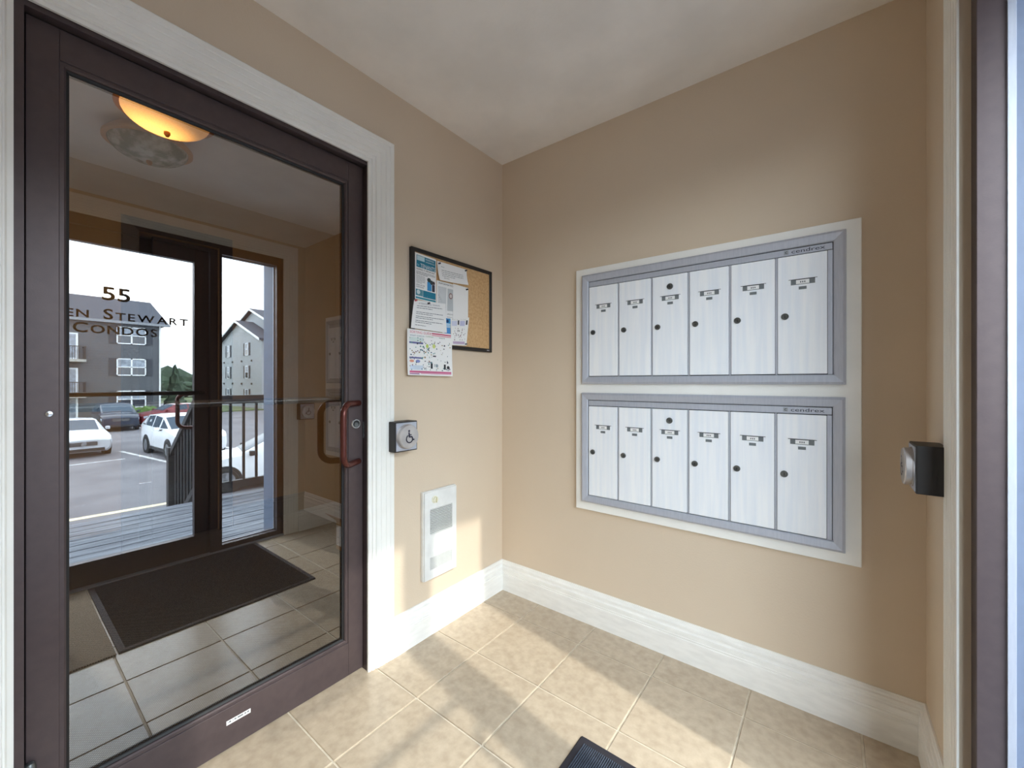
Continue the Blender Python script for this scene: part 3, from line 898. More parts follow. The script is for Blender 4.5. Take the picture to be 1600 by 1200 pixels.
itm = [('t', 0.08, 0.08, 0.3, 0.04, DK, 'Recycling'), ('t', 0.52, 0.08, 0.3, 0.04, DK, 'Garbage'), ('r', 0.06, 0.12, 0.34, 0.3, (214, 218, 240)), ('r', 0.5, 0.12, 0.78, 0.3, (206, 208, 238)),
       ('r', 0.38, 0.1, 0.46, 0.26, (50, 52, 70)), ('r', 0.84, 0.1, 0.93, 0.26, (50, 52, 70)), ('r', 0.1, 0.86, 0.86, 0.95, (196, 176, 206))]
for k in range(34):
    c = random.choice([(90, 90, 104), (120, 116, 130), (60, 62, 80), (150, 120, 130)])
    itm.append(('c', random.uniform(0.12, 0.88), random.uniform(0.36, 0.84), random.uniform(0.012, 0.03), random.uniform(0.01, 0.03), c))
paper('white pictogram leaflet at the bottom middle of the cork board', [(-0.423, 1.504), (-0.290, 1.521), (-0.313, 1.373), (-0.418, 1.369)], 0.0164, itm, curl=0.002)
paper('handwritten white letter left of centre, overhanging the frame', [(-0.650, 1.556), (-0.460, 1.566), (-0.457, 1.425), (-0.673, 1.427)], 0.0215,
      [('t', 0.14, 0.13, 0.66, 0.05, (130, 132, 150), 'ATTENTION ALL TENANTS'), ('l', 0.1, 0.16, 0.88, 0.30, 2, (96, 98, 116), 0.018), ('l', 0.1, 0.38, 0.9, 0.50, 2, (96, 98, 116), 0.018), ('l', 0.1, 0.53, 0.92, 0.65, 2, (96, 98, 116), 0.018),
       ('l', 0.1, 0.68, 0.88, 0.80, 2, (96, 98, 116), 0.018), ('l', 0.1, 0.84, 0.6, 0.9, 1, (96, 98, 116), 0.018)], curl=0.006)
itm = [('t', 0.05, 0.085, 0.46, 0.055, (222, 132, 152), 'SORTING GUIDE'), ('r', 0.52, 0.03, 0.97, 0.06, PINK), ('r', 0.52, 0.075, 0.97, 0.095, (226, 150, 168)), ('t', 0.05, 0.15, 0.3, 0.03, (90, 140, 160), 'WHAT GOES IN'),
       ('t', 0.38, 0.14, 0.18, 0.025, (110, 150, 110), 'COMPOST'), ('t', 0.68, 0.14, 0.14, 0.025, DK, 'WASTE'), ('r', 0.04, 0.27, 0.33, 0.31, (110, 112, 164)), ('r', 0.04, 0.60, 0.33, 0.635, (110, 112, 164)),
       ('r', 0.04, 0.90, 0.97, 0.945, (208, 110, 150)), ('r', 0.04, 0.955, 0.25, 0.975, (150, 90, 150)), ('r', 0.28, 0.95, 0.97, 0.965, (222, 150, 180)),
       ('r', 0.04, 0.17, 0.34, 0.26, (216, 230, 228)), ('r', 0.05, 0.78, 0.33, 0.88, (214, 228, 244)), ('c', 0.42, 0.34, 0.03, 0.045, (190, 210, 110)), ('c', 0.57, 0.33, 0.035, 0.05, (206, 216, 130)),
       ('c', 0.09, 0.69, 0.05, 0.03, (226, 160, 140)), ('c', 0.22, 0.69, 0.05, 0.035, (140, 150, 206)), ('r', 0.5, 0.72, 0.545, 0.84, (50, 54, 62)), ('r', 0.8, 0.73, 0.845, 0.85, (50, 54, 62)), ('c', 0.9, 0.80, 0.035, 0.04, (60, 60, 66)),
       ('r', 0.55, 0.54, 0.62, 0.57, (70, 72, 80)), ('c', 0.64, 0.77, 0.03, 0.04, (150, 160, 170))]
for k in range(120):
    c = random.choice([(120, 130, 140), (90, 120, 140), (150, 130, 150), (100, 150, 150), (170, 150, 120), (80, 80, 96)])
    itm.append(('c', random.uniform(0.05, 0.95), random.uniform(0.17, 0.88), random.uniform(0.006, 0.020), random.uniform(0.007, 0.022), c))
paper('colourful sorting guide leaflet hanging below the frame of the board', [(-0.690, 1.423), (-0.419, 1.422), (-0.419, 1.214), (-0.690, 1.217)], 0.0240, itm, curl=0.010, lean=-0.006)
# push pins
def pin(label, x, y, z, col):
    mb = MB(); mb.lathe([(0.0012, -0.002), (0.0012, 0.001), (0.0045, 0.002), (0.003, 0.004), (0.003, 0.009), (0.0045, 0.011), (0.0, 0.0115)], (0, 0, 0), 'x', 12)
    o = mb.build('push_pin', ink(col), None, smooth=True, angle=50); o.location = (x, y, z)
    return tag(o, label, 'pin', 'pins on the bulletin board')
pin('dark push pin at the upper left corner of the curling letter', 0.0175, -0.511 + 0.010, 1.753, (50, 50, 70))
pin('dark push pin at the upper right corner of the curling letter', 0.0185, -0.322, 1.757, (60, 60, 64))
pin('dark push pin at the top right of the blank sheet', 0.0172, -0.313, 1.662, (40, 44, 60))
pin('dark push pin at the top of the handwritten letter', 0.0220, -0.571, 1.551, (50, 50, 60))
pin('dark push pin at the bottom of the pictogram leaflet', 0.0186, -0.321, 1.381, (110, 110, 120))
pin('red push pin at the left corner of the handwritten letter', 0.0215, -0.645, 1.553, (206, 110, 120))
# staple marks / label scrap on the bare cork
tag(MB().box(0.0130, 0.0137, -0.190, -0.160, 1.662, 1.668).build('paper_scrap', mat('tan scrap', (196, 158, 112), 0.9), None),
    'small torn scrap left on the bare cork', 'scrap').rotation_euler = (0, 0, 0)

# ------------------------------------------------------------------ floor mats
mt = thing('door_mat', 'black ribbed rubber edged mat in front of the entrance door', 'mat', (1.30, -1.04, 0.0))
mx0, mx1, my0, my1 = 0.838, 1.735, -1.475, -0.612
b = MB(); b.prism([(mx0, 0.001), (mx0 + 0.006, 0.007), (mx0 + 0.022, 0.008), (mx1 - 0.022, 0.008), (mx1 - 0.006, 0.007), (mx1, 0.001)], 'y', my0, my1)
b.build('mat_base', M_matrub, mt)
b = MB()
n = int((mx1 - mx0 - 0.05) / 0.0065)
for k in range(n):
    x = mx0 + 0.025 + k * 0.0065
    b.add([(x, my0 + 0.024, 0.008), (x + 0.0022, my0 + 0.024, 0.0115), (x + 0.0044, my0 + 0.024, 0.008), (x, my1 - 0.024, 0.008), (x + 0.0022, my1 - 0.024, 0.0115), (x + 0.0044, my1 - 0.024, 0.008)],
          [(0, 1, 4, 3), (1, 2, 5, 4), (0, 2, 1), (3, 4, 5)])
r_ = b.build('ribbed_pile', M_matrib, mt); r_['kind'] = 'stuff'
m2 = MB().box(0.838, 1.735, -2.05, -1.482, 0.0005, 0.007).build('door_mat', M_brownmat, None, bevel=0.002, seg=1)
tag(m2, 'brown woven mat lying beside the black ribbed mat, seen reflected in the glass', 'mat')

# ------------------------------------------------------------------ ceiling lamps
M_bowl_off = mat('frosted lamp bowl', (214, 218, 206), 0.25, col2=(70, 96, 70), scale=22, detail=9, contrast=(0.4, 0.6))
M_bowl_on = mat('glowing ribbed lamp bowl', (250, 222, 170), 0.35, col2=(230, 190, 130), scale=30, stretch=(6, 6, 0.4), emit=((255, 176, 92), 1.5))
def glow_from_bulb(m, bulb, near, far):
    n = m.node_tree; b = n.nodes['Principled BSDF']
    t = n.nodes.new('ShaderNodeTexCoord'); d = n.nodes.new('ShaderNodeVectorMath'); d.operation = 'DISTANCE'
    n.links.new(t.outputs['Object'], d.inputs[0]); d.inputs[1].default_value = bulb
    mr = n.nodes.new('ShaderNodeMapRange'); mr.inputs[1].default_value = near; mr.inputs[2].default_value = far; mr.inputs[3].default_value = 4.5; mr.inputs[4].default_value = 0.35
    mr.interpolation_type = 'SMOOTHSTEP'
    n.links.new(d.outputs['Value'], mr.inputs[0]); n.links.new(mr.outputs[0], b.inputs['Emission Strength'])
glow_from_bulb(M_bowl_on, (-0.90, -1.36, H - 0.105), 0.03, 0.17)
def ceiling_lamp(label, x, y, bowl, q=0.82):
    l = thing('ceiling_light', label, 'lamp', (x, y, H), 'flush ceiling lights')
    MB().lathe([(0.165 * q, H), (0.190 * q, H - 0.02), (0.215 * q, H - 0.045), (0.215 * q, H - 0.058), (0.190 * q, H - 0.058)], (x, y, 0), 'z', 40).build('lamp_pan', M_bronzelamp, l, smooth=True, angle=30)
    prof = [(0.192 * q * math.cos(a), H - 0.054 - 0.075 * math.sin(a)) for a in [k * PI / 2 / 9 for k in range(9)]]
    prof.append((0.012, H - 0.130))
    MB().lathe(prof, (x, y, 0), 'z', 40).build('glass_bowl', bowl, l, smooth=True, angle=60)
    MB().lathe([(0.012, H - 0.128), (0.012, H - 0.140), (0.006, H - 0.150), (0.0, H - 0.151)], (x, y, 0), 'z', 14).build('finial', M_bronzelamp, l, smooth=True)
ceiling_lamp('round frosted bowl ceiling light in the vestibule, reflected in the door glass', 1.13, -1.32, M_bowl_off)
ceiling_lamp('warm glowing ceiling light in the lobby, seen through the door glass', -0.86, -1.33, M_bowl_on)
lb_ = bpy.data.lights.new('lobby_lamp_bulb', 'POINT'); lb_.energy = 0.5; lb_.color = (1.0, 0.72, 0.42); lb_.shadow_soft_size = 0.08
lbo = bpy.data.objects.new('lobby_lamp_bulb', lb_); lbo.location = (-0.86, -1.33, H - 0.10); C.objects.link(lbo)

# cardboard box on the lobby floor
cb = thing('cardboard_box', 'cardboard box with a white label on the lobby floor, behind the glass', 'box', (-1.12, -0.16, 0))
cbm = MB().box(-1.28, -0.96, -0.30, -0.04, 0.0, 0.20).build('carton', mat('cardboard', (182, 132, 74), 0.85, scale=8), cb, bevel=0.003)
MB().box(-1.275, -1.13, -0.3012, -0.3, 0.03, 0.17).build('address_label', M_paper, cb)
fl_ = MB(); fl_.add([(-1.28, -0.30, 0.2), (-0.96, -0.30, 0.2), (-0.96, -0.38, 0.27), (-1.28, -0.38, 0.27), (-1.28, -0.30, 0.203), (-0.96, -0.30, 0.203), (-0.96, -0.378, 0.273), (-1.28, -0.378, 0.273)],
        [(0, 1, 2, 3), (4, 7, 6, 5), (0, 4, 5, 1), (1, 5, 6, 2), (2, 6, 7, 3), (3, 7, 4, 0)])
fl_.build('flap', MATS['cardboard'], cb)

# ------------------------------------------------------------------ outside: deck, stairs, railings, car park
GZ = -1.9
gr = MB(); gr.box(1.9, 260, -150, 150, GZ - 0.3, GZ)
ground = struct('ground', gr, M_asph)
gs = MB(); gs.box(39.5, 44.9, -40, 8.2, GZ, GZ + 0.12); gs.box(48, 62, 9.5, 17.2, GZ, GZ + 0.10)
gs.build('grass_strip', M_grass, ground)
gs = MB(); gs.box(62, 259, -149, 8.0, GZ, GZ + 0.06); gs.box(75, 259, 8, 149, GZ, GZ + 0.06); gs.build('grass_field', M_grass, ground)
def line(x0, y0, x1, y1, wd, m):
    p = Vector((x0, y0, 0)); q = Vector((x1, y1, 0)); d = (q - p).normalized(); nn = Vector((-d.y, d.x, 0)) * wd / 2
    vs = [p + nn, p - nn, q - nn, q + nn]
    mb = MB(); mb.add([(v.x, v.y, GZ + 0.0) for v in vs] + [(v.x, v.y, GZ + 0.006) for v in vs], [(3, 2, 1, 0), (4, 5, 6, 7), (0, 1, 5, 4), (1, 2, 6, 5), (2, 3, 7, 6), (3, 0, 4, 7)])
    return mb.build('painted_line', m, ground)
line(12.0, -6.0, 11.7, 1.4, 0.22, M_line)
line(23.4, 1.85, 18.4, 2.5, 0.14, M_linew)
line(23.6, 5.0, 18.6, 5.3, 0.14, M_linew)
line(24.0, -1.6, 19.0, -0.9, 0.14, M_linew)
line(36, 4.6, 30, 4.9, 0.14, M_linew)
line(36, 7.4, 30, 7.7, 0.14, M_linew)
line(20.5, -1.2, 20.8, 1.6, 0.10, M_linew)

deck = tag(thing('deck', None, None), kind='structure')
DX0, DX1, DZT = 2.0, 3.56, -0.035
x = DX0 - 0.0
bw = 0.140; k = 0
while x + bw <= DX1 + 0.02:
    o = MB().box(x, x + bw - 0.012, -3.4, 2.6, DZT - 0.035, DZT + random.uniform(-0.0015, 0.0015)).build('board', M_weath, deck, bevel=0.003, seg=1)
    x += bw; k += 1
DX1 = x - 0.006
MB().box(DX1 - 0.005, DX1 + 0.03, -3.4, 2.6, DZT - 0.24, DZT - 0.01).build('fascia', M_weath, deck)
for yy in (-3.3, -1.9, -0.45, 1.1, 2.5):
    MB().box(DX1 - 0.12, DX1 - 0.02, yy, yy + 0.1, GZ, DZT - 0.036).build('deck_post', M_weath, deck)

def railing(label, y0, y1, x):
    r = thing('deck_railing', label, 'railing', (x, (y0 + y1) / 2, DZT), 'black deck railings')
    MB().box(x - 0.045, x + 0.045, y0, y1, 0.955, 1.045).build('top_rail', M_rail, r, bevel=0.004, seg=1)
    MB().box(x - 0.02, x + 0.02, y0, y1, 0.045, 0.125).build('bottom_rail', M_rail, r)
    for yy in (y0, y1 - 0.09):
        MB().box(x - 0.045, x + 0.045, yy, yy + 0.09, DZT, 0.955).build('post', M_rail, r)
    base = None; yy = y0 + 0.175
    while yy < y1 - 0.12:
        if base is None:
            base = MB().box(x - 0.011, x + 0.011, -0.011, 0.011, 0.125, 0.955).build('baluster', M_rail, r)
            l0 = base.location.copy(); o = base
        else:
            o = base.copy(); C.objects.link(o)
        o.location = l0 + Vector((0, yy, 0))
        yy += 0.125
railing('black balustered deck railing in front of the sidelight, north of the stairs', -0.52, 2.6, DX1 - 0.06)
railing('black balustered deck railing south of the stairs', -3.4, -1.85, DX1 - 0.06)
stp = thing('deck_stairs', 'grey wooden stairs going down from the deck to the car park', 'stairs', (DX1 + 1.3, -1.2, GZ))
NS = 10
rise = (DZT - GZ) / NS; run = 0.26
LAND = 4
for k in range(NS - 1):
    z = DZT - (k + 1) * rise; xx = DX1 + 0.03 + k * run + (0.9 if k > LAND - 1 else 0)
    MB().box(xx, xx + (1.16 if k == LAND - 1 else run) + 0.02, -1.80, -0.57, z - 0.04, z).build('tread', M_weath, stp)
def incl(mb, y0, y1, x0, z0, x1, z1, th):
    mb.prism([(x0, z0), (x1, z1), (x1, z1 + th), (x0, z0 + th)], 'y', y0, y1)
xe = DX1 + 0.03 + (LAND - 1) * run
zl_ = DZT - LAND * rise
x2 = xe + 1.16; x3 = x2 + (NS - LAND - 1) * run
for yy in (-0.57, -1.84):
    m_ = MB(); incl(m_, yy, yy + 0.04, DX1 + 0.03, DZT - 0.32, xe, zl_ - 0.15, 0.20); incl(m_, yy, yy + 0.04, xe, zl_ - 0.2, x2, zl_ - 0.2, 0.2); incl(m_, yy, yy + 0.04, x2, zl_ - 0.2, x3, GZ, 0.2)
    m_.box(xe, xe + 0.09, yy, yy + 0.04, GZ, zl_ - 0.2); m_.box(x2 - 0.09, x2, yy, yy + 0.04, GZ, zl_ - 0.2); m_.build('stringer', M_weath, stp)
zt0 = 0.96; zt1 = 0.96 - LAND * rise * 0.85
for yy, lb2 in ((-0.515, 'black sloping stair railing running down beside the stairs, nearest the sidelight'), (-1.94, 'black sloping stair railing on the south side of the stairs')):
    r = thing('stair_railing', lb2, 'railing', (DX1 + 0.5, yy, GZ), 'black stair railings')
    xr0 = DX1 + 0.04; xr1 = xe + 0.14; sl = (zt1 - zt0) / (xr1 - xr0)
    m_ = MB(); incl(m_, yy, yy + 0.07, xr0, zt0, xr1, zt1, 0.07); m_.build('hand_rail', M_rail, r)
    m_ = MB(); incl(m_, yy + 0.015, yy + 0.055, xr0, zt0 - 0.88, xr1, zt1 - 0.88, 0.07); m_.build('bottom_rail', M_rail, r)
    MB().box(xr1, xr1 + 0.09, yy - 0.01, yy + 0.08, GZ, zt1 + 0.09).build('post', M_rail, r)
    base = None; xx = xr0 + 0.08
    while xx < xr1 - 0.03:
        if base is None:
            base = MB().box(-0.014, 0.014, yy + 0.02, yy + 0.05, zt0 - 0.82, zt0 + 0.01).build('baluster', M_rail, r); l0 = base.location.copy(); o = base
        else:
            o = base.copy(); C.objects.link(o)
        o.location = l0 + Vector((xx, 0, sl * (xx - xr0)))
        xx += 0.115

# ------------------------------------------------------------------ cars
M_tyre = mat('tyre rubber', (30, 30, 32), 0.8)
M_rim = mat('alloy rim', (176, 178, 182), 0.3, metal=0.7)
M_cglass = mat('tinted car glass', (62, 76, 90), 0.2, spec=0.2)
M_lamp = mat('headlight lens', (196, 206, 216), 0.1)
M_cblk = mat('car black trim', (32, 32, 36), 0.5)
M_red = mat('tail light red', (150, 24, 26), 0.2)
SED = [(0.00, 0.28, 0.66, None, 0.78), (0.06, 0.22, 0.70, None, 0.84), (0.35, 0.20, 0.80, None, 0.90), (0.95, 0.19, 0.90, None, 0.92), (1.42, 0.19, 0.97, 0.99, 0.92),
       (2.25, 0.19, 0.98, 1.40, 0.92), (3.00, 0.19, 0.99, 1.44, 0.92), (3.60, 0.19, 1.02, 1.36, 0.92), (4.25, 0.22, 1.05, 1.08, 0.90), (4.65, 0.26, 1.02, None, 0.86), (4.76, 0.32, 0.80, None, 0.78)]
SUV = [(0.00, 0.32, 0.80, None, 0.78), (0.05, 0.26, 0.86, None, 0.85), (0.30, 0.24, 0.98, None, 0.91), (0.80, 0.24, 1.05, None, 0.93), (1.18, 0.24, 1.10, 1.12, 0.93),
       (1.95, 0.24, 1.12, 1.62, 0.93), (2.80, 0.24, 1.15, 1.68, 0.93), (3.70, 0.24, 1.18, 1.64, 0.93), (4.15, 0.24, 1.20, 1.52, 0.92), (4.48, 0.28, 1.18, 1.22, 0.88), (4.58, 0.36, 0.80, None, 0.82)]
HAT = [(0.00, 0.28, 0.68, None, 0.76), (0.05, 0.22, 0.74, None, 0.83), (0.30, 0.20, 0.84, None, 0.88), (0.80, 0.20, 0.94, None, 0.90), (1.20, 0.20, 1.00, 1.02, 0.90),
       (2.00, 0.20, 1.02, 1.44, 0.90), (2.75, 0.20, 1.04, 1.48, 0.90), (3.55, 0.20, 1.07, 1.42, 0.90), (3.95, 0.20, 1.09, 1.30, 0.89), (4.20, 0.24, 1.08, 1.12, 0.86), (4.30, 0.32, 0.80, None, 0.80)]
def car(label, prof, colr, wheels, R, pos, heading, emblem=False, win=None):
    """local x runs from the nose backwards; heading = direction the nose points"""
    c = thing('car', label, 'car', (0, 0, 0), 'cars in the car park')
    paint = mat('car paint %d %d %d' % colr, colr, 0.22, col2=tuple(int(v * 0.97) for v in colr), coat=0.25, scale=2)
    rings = []
    for (x, zb, zl, zr, wd) in prof:
        zm = zb + (zl - zb) * 0.5
        if zr is None: top = [(wd * 0.80, zl + 0.020), (wd * 0.4, zl + 0.045), (0, zl + 0.05)]
        else: top = [(wd * (0.80 if zr - zl > 0.1 else 0.82), zr), (wd * 0.4, zr + 0.030), (0, zr + 0.035)]
        half = [(0.0, zb), (wd * 0.84, zb), (wd * 0.97, zb + 0.10), (wd, zm), (wd * 0.975, zl)] + top
        ring = [(x, y, z) for y, z in half] + [(x, -y, z) for y, z in reversed(half[1:-1])]
        rings.append(ring)
    n = len(rings[0]); mb = MB(); vs = [v for r in rings for v in r]; fs = []
    for i in range(len(rings) - 1):
        for k in range(n):
            k2 = (k + 1) % n
            fs.append((i * n + k, i * n + k2, (i + 1) * n + k2, (i + 1) * n + k))
    fs.append(tuple(range(n))); fs.append(tuple(reversed(range((len(rings) - 1) * n, len(rings) * n))))
    mb.add(vs, fs)
    body = mb.build('body', paint, c, smooth=True, angle=34)
    def plate(pts, shrink, off, name, m, th=0.0):
        pts = [Vector(p) for p in pts]; cen = sum(pts, Vector()) / len(pts)
        nrm = (pts[1] - pts[0]).cross(pts[2] - pts[0]).normalized()
        if nrm.dot(cen - Vector((2.3, 0, 0.8))) < 0: nrm = -nrm
        q = [cen + (p - cen) * shrink + nrm * off for p in pts]
        q2 = [v - nrm * 0.03 for v in q]
        m_ = MB(); nn = len(q); m_.add(q + q2, [tuple(range(nn)), tuple(reversed(range(nn, 2 * nn)))] + [(i, (i + 1) % nn, nn + (i + 1) % nn, nn + i) for i in range(nn)])
        return m_.build(name, m, c)
    def strip(a, b_, name):
        a = [Vector(p) for p in a]; b_ = [Vector(p) for p in b_]
        lo_ = [p.lerp(q, 0.05) for p, q in zip(a, b_)]; hi_ = [p.lerp(q, 0.93) for p, q in zip(a, b_)]
        for r_ in (lo_, hi_):
            r_[0] = r_[0].lerp(r_[1], 0.16); r_[-1] = r_[-1].lerp(r_[-2], 0.16)
        nrm = (lo_[0] - lo_[-1]).cross(hi_[2] - lo_[2]).normalized()
        if nrm.z < 0: nrm = -nrm
        m_ = MB(); vs = [p + nrm * 0.012 for p in lo_] + [p + nrm * 0.012 for p in hi_]; v2 = [p - nrm * 0.03 for p in vs]
        fs = [(i, i + 1, 6 + i, 5 + i) for i in range(4)] + [(10 + 5 + i, 10 + 6 + i, 11 + i, 10 + i) for i in range(4)]
        ring = [0, 1, 2, 3, 4, 9, 8, 7, 6, 5]
        fs += [(p, q, q + 10, p + 10) for p, q in zip(ring, ring[1:] + ring[:1])]
        m_.add(vs + v2, fs); return m_.build(name, M_cglass, c)
    # windscreen over the strip from the cowl to the roof, rear window likewise
    cab = [i for i, p in enumerate(prof) if p[3] is not None]
    def row(i): return [rings[i][5], rings[i][6], rings[i][7], (rings[i][6][0], -rings[i][6][1], rings[i][6][2]), (rings[i][5][0], -rings[i][5][1], rings[i][5][2])]
    strip(row(cab[0]), row(cab[1]), 'windshield')
    strip(row(cab[-2]), row(cab[-1]), 'rear_window')
    for i in range(1, len(cab) - 1):
        p, q = cab[i], cab[i + 1]
        if q == cab[-1] and prof is SED: pass
        for s_ in (1, -1):
            pts = [rings[p][4], rings[q][4], rings[q][5], rings[p][5]]
            plate([(v[0], v[1] * s_, v[2]) for v in pts], 0.86, 0.008, 'side_window', M_cglass)
    p, q = cab[0], cab[1]
    for s_ in (1, -1):
        pts = [rings[p][5], rings[q][4], rings[q][5]]
        plate([(v[0], v[1] * s_, v[2]) for v in pts], 0.7, 0.008, 'side_window', M_cglass)
    W_ = prof[5][4]
    wbase = None
    for wx in wheels:
        for s_ in (1, -1):
            y = s_ * (W_ - 0.10)
            ar = MB(); ar.lathe([(R * 1.20, -0.10), (R * 1.20, 0.108)], (wx, y, R * 1.04), 'y', 24) if s_ > 0 else ar.lathe([(R * 1.20, -0.108), (R * 1.20, 0.10)], (wx, y, R * 1.04), 'y', 24)
            ar.build('wheel_arch', M_cblk, c, smooth=True, angle=40)
            wh = MB(); o_ = 0.125
            pr = [(R * 0.9, -0.08), (R, -0.05), (R, o_ - 0.03), (R * 0.93, o_), (R * 0.70, o_), (R * 0.68, o_ - 0.02), (0.0, o_ - 0.02)]
            if s_ < 0: pr = [(r, -h_) for r, h_ in pr]
            wh.lathe(pr, (wx, y, R), 'y', 24)
            wo = wh.build('wheel', M_tyre, c, smooth=True, angle=40)
            rm = MB(); fy = y + s_ * (o_ - 0.012)
            rm.lathe([(R * 0.16, 0), (R * 0.16, s_ * 0.012)], (wx, fy - s_ * 0.004, R), 'y', 12)
            for q in range(5):
                a = 2 * PI * q / 5
                d = Vector((math.cos(a), 0, math.sin(a))); nn = Vector((-math.sin(a), 0, math.cos(a))) * 0.045
                p0 = Vector((wx, fy - s_ * 0.006, R)); pe = p0 + d * R * 0.68
                vs = [p0 + nn, p0 - nn, pe - nn * 0.8, pe + nn * 0.8]; v2 = [v + Vector((0, s_ * 0.014, 0)) for v in vs]
                rm.add(vs + v2, [(0, 1, 2, 3), (7, 6, 5, 4), (0, 4, 5, 1), (1, 5, 6, 2), (2, 6, 7, 3), (3, 7, 4, 0)])
            rm.lathe([(R * 0.69, 0), (R * 0.69, s_ * 0.008), (R * 0.62, s_ * 0.008), (R * 0.62, 0)], (wx, fy - s_ * 0.004, R), 'y', 24)
            rm.build('rim', M_rim, wo)
    zf = prof[1][2]; zb = prof[1][1]; wf = prof[1][4]
    fx = prof[1][0]
    # nose: grille, lower intake, lamps, plates
    def nose(y0, y1, z0, z1, name, m, xo=-0.03, d=0.12):
        return MB().box(xo, xo + d, y0, y1, z0, z1).build(name, m, c, bevel=0.012, seg=2)
    g = nose(-0.40, 0.40, zf - 0.22, zf - 0.06, 'grille', M_cblk)
    gb = MB()
    for q in range(4): gb.box(-0.038, -0.02, -0.37, 0.37, zf - 0.205 + q * 0.038, zf - 0.197 + q * 0.038)
    gb.build('grille_bar', M_chrome, g)
    if emblem:
        em = MB(); em.lathe([(0.075, -0.045), (0.075, -0.06), (0.055, -0.06), (0.055, -0.045)], (0, 0, zf - 0.14), 'x', 20)
        em.prism([(-0.10, zf - 0.235), (-0.08, zf - 0.245), (0.10, zf - 0.045), (0.08, zf - 0.035)], 'x', -0.05, -0.042)
        eo = em.build('emblem', M_chrome, g); eo['label'] = 'round chrome ring emblem with a diagonal bar'
    nose(-0.62, 0.62, zb + 0.03, zb + 0.15, 'lower_intake', M_cblk, xo=-0.02, d=0.14)
    for s_ in (1, -1):
        y0, y1 = sorted((s_ * 0.46, s_ * (wf - 0.04)))
        hl = MB()
        zt = zf - 0.06
        hl.add([(0.0, s_ * 0.46, zt - 0.10), (0.0, s_ * 0.46, zt), (0.10, s_ * (wf + 0.015), zt + 0.03), (0.30, s_ * (wf + 0.045), zt + 0.06), (0.30, s_ * (wf + 0.045), zt - 0.02), (0.10, s_ * (wf + 0.015), zt - 0.12),
                (0.2, s_ * 0.46, zt - 0.10), (0.2, s_ * 0.46, zt), (0.3, s_ * (wf - 0.1), zt), (0.3, s_ * (wf - 0.1), zt - 0.1)],
               [(0, 1, 2, 5), (5, 2, 3, 4), (1, 7, 8, 3, 2), (0, 5, 4, 9, 6), (6, 9, 8, 7), (4, 3, 8, 9), (0, 6, 7, 1)])
        hl.build('headlight', M_lamp, c, bevel=0.006, seg=1)
        zl = prof[cab[0]][2]
        mr = MB(); xm = prof[cab[0]][0] + (0.16 if prof is HAT else 0.42)
        mr.box(xm, xm + 0.13, min(s_ * (W_ + 0.05), s_ * (W_ + 0.21)), max(s_ * (W_ + 0.05), s_ * (W_ + 0.21)), zl - 0.01, zl + 0.13)
        mo = mr.build('mirror', M_cblk if colr[0] > 200 and prof is HAT else paint, c, bevel=0.03, seg=2, smooth=True)
        MB().box(xm + 0.02, xm + 0.08, min(s_ * (W_ - 0.05), s_ * (W_ + 0.08)), max(s_ * (W_ - 0.05), s_ * (W_ + 0.08)), zl - 0.02, zl + 0.03).build('mirror_arm', M_cblk, mo)
        xe = prof[-2][0]; we = prof[-2][4]; ze = prof[-2][2]
        MB().box(xe - 0.08, xe + 0.09, min(s_ * (we - 0.24), s_ * (we - 0.02)), max(s_ * (we - 0.24), s_ * (we - 0.02)), ze - 0.30, ze - 0.05).build('tail_light', M_red, c, bevel=0.01)
        for hx in (prof[5][0] + 0.72, prof[5][0] + 1.55):
            MB().box(hx, hx + 0.17, min(s_ * W_ * 0.97, s_ * (W_ + 0.015)), max(s_ * W_ * 0.97, s_ * (W_ + 0.015)), prof[5][2] - 0.14, prof[5][2] - 0.115).build('door_handle', paint, c)
    sk_ = MB()
    for s_ in (1, -1):
        sk_.box(wheels[0] + R * 1.2, wheels[1] - R * 1.2, min(s_ * (W_ - 0.02), s_ * (W_ + 0.006)), max(s_ * (W_ - 0.02), s_ * (W_ + 0.006)), prof[5][1] - 0.0, prof[5][1] + 0.12)
    sk_.build('side_skirt', M_cblk, c)
    # local -x is the nose direction
    d = Vector(heading).normalized()
    c.rotation_euler = (0, 0, math.atan2(-d.y, -d.x))
    c.location = (pos[0], pos[1], GZ + 0.006)
    return c
car('silver white saloon car facing the building, parked alone on the left', SED, (186, 190, 196), (0.92, 3.78), 0.345, (22.3, 0.60), (-1, 0.05, 0), emblem=True)
car('dark blue grey car facing us, parked in front of the grey building', SUV, (34, 46, 64), (0.86, 3.55), 0.36, (33.4, 3.35), (-1, -0.02, 0))
car('white compact sport utility car parked at an angle beside the stairs', SUV, (236, 238, 242), (0.86, 3.55), 0.36, (18.5, 3.6), (-1, 0.06, 0))
car('dark red car behind the white sport utility car', HAT, (120, 34, 40), (0.82, 3.42), 0.33, (36.6, 4.6), (-0.2, -1, 0))
car('white hatchback with black mirrors just beyond the deck railing', HAT, (236, 238, 240), (0.82, 3.42), 0.33, (12.7, 1.65), (0.22, -1, 0))

